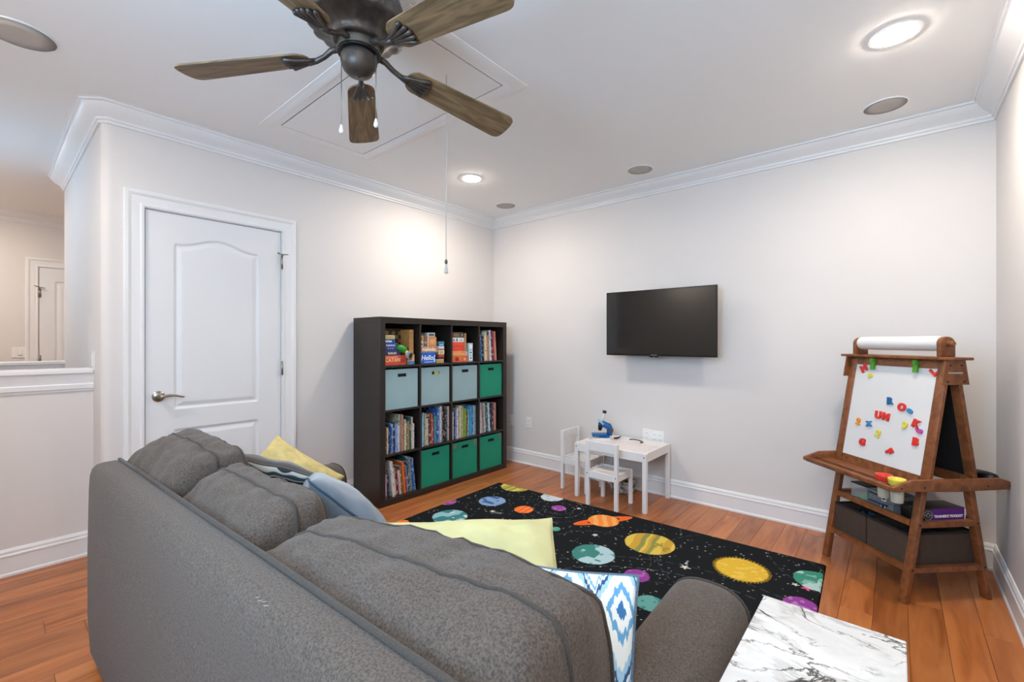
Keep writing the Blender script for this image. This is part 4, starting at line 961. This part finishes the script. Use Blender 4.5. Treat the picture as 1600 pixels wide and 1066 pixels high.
# ---------------------------------------------------------------- easel
EC = Vector((.003, 3.307, 0)) + Vector((.7101, -.7041, 0)) * .012
EA = math.atan2(-.7041, .7101)
ea = thing('easel', 'brown wooden childrens easel with whiteboard, paper roll and storage shelves', 'easel', EC, EA)
def slant(mb, u0, u1, z0, z1, o0, o1, side):
    v = []
    for z in (z0, z1):
        for u in (u0, u1):
            for o_ in (o0, o1): v.append((u, side * (.24 - .1765 * z - o_), z))
    return mb.add(v, [(0, 1, 3, 2), (4, 6, 7, 5), (0, 4, 5, 1), (2, 3, 7, 6), (0, 2, 6, 4), (1, 5, 7, 3)])
M_board = mat('whiteboard', '#dcdcdb', .25); M_chalk = mat('chalkboard', '#0b0b0c', .7)
for side in (-1, 1):
    for u in (-1, 1):
        soft(slant(MB(), u * .265, u * .228, 0, .62, 0, .028, side).build('leg', M_easel, ea), .003, 2)
        soft(slant(MB(), u * .287, u * .240, .565, 1.205, -.001, .019, side).build('frame_stile', M_easel, ea), .003, 2)
    slant(MB(), -.240, .240, 1.160, 1.205, 0, .018, side).build('frame_rail', M_easel, ea)
    slant(MB(), -.240, .240, .572, .625, 0, .018, side).build('frame_rail', M_easel, ea)
    slant(MB(), -.240, .240, .622, 1.163, .004, .012, side).build('whiteboard_panel' if side < 0 else 'chalkboard_panel', M_board if side < 0 else M_chalk, ea)
    # tray
    soft(MB().box(-.285, side * .318, .566, .285, side * .332, .590).build('tray_front', M_easel, ea), .003, 2)
    MB().box(-.285, side * .272, .572, .285, side * .318, .581).build('tray_slat', M_easel, ea)
    MB().box(-.285, side * .150, .572, .285, side * .258, .581).build('tray_slat', M_easel, ea)
    MB().box(-.285, side * .262, .581, .285, side * .256, .590).build('tray_divider', M_easel, ea)
    MB().box(-.228, side * .158, .372, .228, side * .176, .402).build('shelf_rail', M_easel, ea)
    MB().box(-.228, side * .190, .150, .228, side * .212, .178).build('lower_rail', M_easel, ea)
for u in (-1, 1):
    tp = MB().prism([(-.334, .570), (-.334, .590), (-.235, .622), (.235, .622), (.334, .590), (.334, .566), (0, .560)], 0, .014)
    tp.v = [(u * .2866 + (z if u > 0 else -z), x, y) for x, y, z in tp.v]
    soft(tp.build('tray_side', M_easel, ea), .002, 2)
    br = MB().prism([(-.052, 1.205), (.052, 1.205), (.073, 1.085), (-.073, 1.085)], 0, .010)
    br.v = [(u * .2872 + (z if u > 0 else -z), x, y) for x, y, z in br.v]
    q = br.build('top_bracket', M_easel, ea)
    for a, b in ((-.03, 1.18), (.03, 1.18), (-.045, 1.10), (.045, 1.10)): MB().tube([(u * .2975, a, b), (u * .2995, a, b)], .005, 8).build('bolt', M_dark, q)
    MB().box(u * .235, -.155, .372, u * .262, .155, .400).build('shelf_side_rail', M_easel, ea)
    MB().box(u * .235, -.195, .150, u * .262, .195, .176).build('lower_side_rail', M_easel, ea)
    for z in (.165, .387): 
        for side in (-1, 1): MB().tube([(u * .2655, side * (.225 - .1765 * z), z), (u * .2675, side * (.225 - .1765 * z), z)], .0045, 8).build('bolt', M_dark, ea)
    for a in (-.29, -.17, .17, .29): MB().tube([(u * .3008, a, .585), (u * .3022, a, .585)], .0045, 8).build('bolt', M_dark, ea)
bkt = [o for o in ea.children if o.name.startswith('top_bracket')][-1]
mk = MB(); pts = [(.2984, -.042 + .0022 * i, 1.143 + .004 * math.sin(i * 1.9)) for i in range(36)]
mk.tube(pts, .0012, 4).build('brand_mark', mat('ink_cream', '#d8cdb8', .6), bkt)
MB().box(-.228, -.158, .378, .228, .158, .388).build('middle_shelf', M_easel, ea)
MB().box(-.228, -.190, .158, .228, .190, .166).build('lower_shelf', M_easel, ea)
soft(MB().box(-.325, -.065, 1.2055, .325, .065, 1.220).build('top_board', M_easel, ea), .003, 2)
for u in (-1, 1):
    pl = [(-.042, 1.220), (-.042, 1.28)] + [(-.042 * math.cos(a), 1.288 + .034 * math.sin(a)) for a in [i * PI / 10 for i in range(11)]] + [(.042, 1.220)]
    up = MB().prism(pl, 0, .020); up.v = [(u * .240 + (z if u > 0 else -z), x, y) for x, y, z in up.v]
    soft(up.build('roll_bracket', M_easel, ea), .003, 2)
MB().tube([(-.275, 0, 1.287), (.275, 0, 1.287)], .009, 12).tube([(.262, 0, 1.287), (.285, 0, 1.287), (.290, 0, 1.287)], [.013, .014, .010], 14).build('dowel', M_easel, ea, sharp=.6)
t = thing('paper_roll', 'white drawing paper roll mounted on top of the easel', 'paper roll', EC, EA)
MB().tube([(-.236, 0, 1.287), (.236, 0, 1.287)], .038, 32).build('roll', mat('paper_white', '#e4e2df', .8), t, sharp=.6)
MB().tube([(-.238, 0, 1.287), (-.236, 0, 1.287)], .016, 16).build('core', M_black, t)
for i, u in enumerate((-.121, .134)):
    t = thing('board_clip', '%s green plastic clip at the whiteboard top edge' % ('left' if i == 0 else 'right'), 'clip', EC, EA, 'green board clips')
    mg = mat('clip_green', '#4f9a2c', .4); z0 = 1.203
    f = lambda z, o_: -(.24 - .1765 * z + o_)
    MB().add(*(lambda vs: (vs, [(0, 1, 3, 2), (4, 6, 7, 5), (0, 4, 5, 1), (2, 3, 7, 6), (0, 2, 6, 4), (1, 5, 7, 3)]))([(u + a, f(z, b), z) for z in (1.135, 1.195) for a in (-.012, .012) for b in (.002, .012)])).build('clip_jaw', mg, t)
    MB().add(*(lambda vs: (vs, [(0, 1, 3, 2), (4, 6, 7, 5), (0, 4, 5, 1), (2, 3, 7, 6), (0, 2, 6, 4), (1, 5, 7, 3)]))([(u + a, f(z, b), z) for z in (1.178, 1.200) for a in (-.010, .010) for b in (.012, .022)])).build('clip_grip', mg, t)
# magnetic letters
tilt = math.atan(.1765)
mags = [('M', -.171, 1.136, .05, '#d8342c', 35, 'tilted red magnet letter M at top left of whiteboard'), ('8', -.120, 1.098, .034, '#d9cf4a', 90, 'yellow magnet digit 8 lying sideways near the top left'),
        ('R', .025, .968, .046, '#1f5f96', 8, 'blue magnet letter R in the middle of whiteboard'), ('O', .100, .944, .050, '#d8342c', 0, 'red magnet letter O right of the blue R'), ('0', .148, .931, .036, '#3f86b0', 60, 'light blue magnet ring beside the red O'),
        ('U', -.030, .882, .050, '#d8342c', 0, 'red magnet letter U, left half of UM'), ('M', .018, .879, .050, '#d8342c', -6, 'red magnet letter M right beside the U'), ('2', -.151, .824, .046, '#e8902c', -12, 'orange magnet digit 2 at the left edge'),
        ('x', -.080, .829, .050, '#3f7fb0', 10, 'small blue magnet letter x'), ('2', -.013, .780, .048, '#d9cf4a', -25, 'yellow magnet digit 2 below the UM'), ('9', .130, .852, .046, '#d9cf4a', -12, 'yellow magnet digit 9 left of the K'),
        ('K', .188, .872, .050, '#d8342c', -15, 'red magnet letter K at right side'), ('6', .213, .840, .040, '#b84a9c', 80, 'pink magnet digit touching the red K'), ('B', .201, .782, .050, '#d8342c', 0, 'red magnet letter B at the lower right'),
        ('G', -.103, .714, .048, '#d8342c', -5, 'red magnet letter G at the lower left'), ('F', .069, .701, .050, '#d8342c', -50, 'tilted red magnet letter F near the board bottom'), ('L', .238, 1.142, .050, '#d8342c', 48, 'tilted red magnet letter at top right corner of whiteboard')]
for s, u, z, sz, col, ang, lab in mags:
    u -= .012; sz *= 1.08
    t = thing('magnet_letter', lab, 'magnet', EC, EA, 'magnetic letters and digits on the whiteboard')
    y_ = -(.24 - .1765 * z - .004) - .004
    cu = text(s, sz, mat('magnet_' + col.strip('#'), col, .35), t, (u, y_, z), (0, 0, 0), name='letter', ext=.0032, bold=.0028)
    cu.matrix_local = Matrix.Translation((u, y_, z)) @ Matrix.Rotation(PI / 2 - tilt, 4, 'X') @ Matrix.Rotation(math.radians(ang), 4, 'Z')
    cu.data.bevel_depth = .0008
# tray cups
for u, col, nm in ((.176, '#d8392c', 'red'), (.248, '#dccb4a', 'yellow')):
    t = thing('paint_cup', '%s rimmed plastic paint cup hanging in the easel front tray' % nm, 'cup', EC + Vector((.7101, -.7041, 0)) * u + Vector((.7041, .7101, 0)) * -.262, EA, 'paint cups in the easel tray')
    t.location.z = 0
    MB().lathe([(.024, .500), (.025, .503), (.028, .583), (.026, .583), (.023, .505), (.003, .504)], 24).build('cup_body', mat('cup_clear', '#d9d3bd', .3, trans=.35), t, smooth=True)
    MB().lathe([(.028, .583), (.034, .590), (.037, .612), (.036, .618), (.030, .616), (.022, .604), (.008, .600), (.001, .600)], 24).build('cup_lid', mat('lid_' + nm, col, .35), t, smooth=True)
def eth(name, label, cat, u, v, z, group=None, rz=0):
    p = EC + Vector((.7101, -.7041, 0)) * u + Vector((.7041, .7101, 0)) * v; return thing(name, label, cat, (p.x, p.y, z), EA + rz, group)
M_clear = mat('clear_plastic', '#d6d8d6', .12, alpha=.22); M_lidb = mat('lid_black', '#1c2024', .4)
def tub(t, w_, d, h, m):
    MB().box(0, 0, 0, w_, .002, h).box(0, d - .002, 0, w_, d, h).box(0, .002, 0, .002, d - .002, h).box(w_ - .002, .002, 0, w_, d - .002, h).box(.002, .002, 0, w_ - .002, d - .002, .002).build('box_shell', m, t)
t = eth('clear_box', 'clear plastic box with green contents on the easel middle shelf', 'box', -.150, -.150, .3885); tub(t, .105, .16, .085, M_clear)
bx('lid', M_lidb, t, (-.002, -.002, .085), (.107, .162, .091), .001)
for i in range(6): MB().tube([(.02 + .012 * i, .01, .008 + .004 * (i % 3)), (.03 + .010 * i, .14, .03 + .004 * (i % 2))], .008, 8).build('green_piece', mat('lime_toy', '#4fa82c', .5), t, smooth=True)
for j, z in enumerate((.3885, .4315)):
    t = eth('craft_case', '%s clear grey plastic case with blue handle on the easel shelf' % ('lower' if j == 0 else 'upper'), 'case', -.035 + .005 * j, -.150, z, 'stacked clear cases on the easel shelf')
    tub(t, .15, .14, .040, mat('case_clear', '#8f989c', .2, alpha=.55)); bx('lid', mat('case_clear', '#8f989c', .2, alpha=.55), t, (-.001, -.001, .040), (.151, .141, .0425), .001)
    for k in range(4): MB().box(.01 + k * .034, .02, .003, .035 + k * .034, .12, .028).build('content', mat('bead_mix%d' % (k % 2), ['#5c5650', '#7c6a5c'][k % 2], .8), t)
    MB().tube([(.02, -.002, .030), (.024, -.02, .034), (.07, -.026, .036), (.116, -.02, .034), (.12, -.002, .030)], .0045, 8).build('handle', mat('handle_blue', '#25304c', .4), t, smooth=True)
    bx('paper_tag', M_plate, t, (.078, -.0015, .004), (.104, -.0004, .028), 0)
    MB().box(.083, -.002, .010, .099, -.0015, .023).build('tag_print', M_lidb, t)
t = eth('black_pouch', 'small black pouch on the easel shelf below yellow cup', 'pouch', .135, -.135, .3885)
soft(MB().box(0, 0, 0, .06, .026, .07).build('pouch_body', M_dark, t), .010, 3); MB().box(.01, -.002, .05, .05, 0, .058).build('zip', M_bolt, t)
t = eth('card_game_box', 'purple boxed card game with white TRAINERS TOOLKIT lettering on easel shelf', 'game box', .122, -.105, .3885)
soft(MB().box(0, 0, 0, .108, .235, .066).build('box_body', mat('box_charcoal', '#34302e', .4), t), .002, 2)
MB().box(.108, .052, .001, .1095, .228, .065).build('purple_side', mat('box_purple', '#5c1f78', .35), t)
MB().box(.108, .229, .003, .1097, .234, .063).build('white_edge', M_plate, t)
text("TRAINER'S TOOLKIT", .0172, M_plate, t, (.1098, .140, .026), (PI / 2, 0, PI / 2), bold=.0009)
eb = MB(); ec = (.110, .028, .033)
for r_ in (.023, .009): eb.tube([(ec[0], ec[1] + r_ * math.cos(a), ec[2] + r_ * math.sin(a)) for a in [i * PI / 10 for i in range(21)]], .0014, 5, cap=False)
for a, b in ((-.023, -.011), (.011, .023)): eb.box(.109, ec[1] + a, ec[2] - .001, .1105, ec[1] + b, ec[2] + .001)
eb.tube([(.110, ec[1] + .014 * math.cos(a), ec[2] + .014 * math.sin(a)) for a in (0, PI / 2, PI, 1.5 * PI, 2 * PI)], .0013, 4, cap=False)
eb.build('emblem', mat('emblem_grey', '#9a9c9c', .4), t)
M_bin = mat('fabric_bin', '#48392f', .9, var=.06, vs=30, bump=.3, bs=400)
for i, (u0, u1) in enumerate(((-.226, -.015), (-.006, .226))):
    t = eth('fabric_bin', ('left brown fabric bin with blue toys showing' if i == 0 else 'right brown fabric bin, the larger one') + ' in the easel base', 'storage bin', u0, -.185, .1665, 'brown fabric bins in the easel base')
    w_, d, h = u1 - u0, .37, .165
    MB().box(0, 0, 0, w_, .005, h).box(0, d - .005, 0, w_, d, h).box(0, .005, 0, .005, d - .005, h).box(w_ - .005, .005, 0, w_, d - .005, h).box(.005, .005, 0, w_ - .005, d - .005, .004).build('bin_body', M_bin, t)
    MB().sweep([(0, 0), (w_, 0), (w_, d), (0, d)], [(-.006, h - .01), (.0015, h - .01), (.0015, h + .001), (-.006, h + .001)], True).build('rim_binding', mat('bin_rim', '#241d19', .9), t)
    if i == 0:
        for k in range(8):
            a = k * 2.4
            MB().tube([(.1 + .06 * math.cos(a), .12 + .08 * math.sin(a), .06 + .012 * (k % 4)), (.1 + .06 * math.cos(a + 1), .15 + .08 * math.sin(a + 1), .11 + .012 * (k % 3))], .016, 8).build('toy_piece', mat('toy_b%d' % (k % 3), ['#1f4a6c', '#1a2c3c', '#3f7a9c'][k % 3], .5), t, smooth=True)
    else:
        MB().box(.02, .02, .004, w_ - .02, d - .02, .10, b=.02).build('folded_cloth', mat('cloth_grey', '#3a3c3e', .9), t)
t = eth('black_pencil_case', 'black soft pouch lying on the easel back tray', 'pouch', .20, .245, .582)
cushion('pouch_body', t, (0, 0, .028), (0, 0, .2), .075, .032, .026, 2.5, 3, .004, 3, 0, m=M_dark, sm=M_dark, seams=(), N=12)

# lettering curves become meshes
bpy.context.view_layer.update()
dg = bpy.context.evaluated_depsgraph_get()
for o in [o for o in SC.objects if o.type == 'FONT']:
    me = bpy.data.meshes.new_from_object(o.evaluated_get(dg)); nm = o.name
    n_ = bpy.data.objects.new('tmp', me); C.objects.link(n_); n_.parent = o.parent
    n_.matrix_local = o.matrix_local.copy()
    bpy.data.objects.remove(o); n_.name = nm
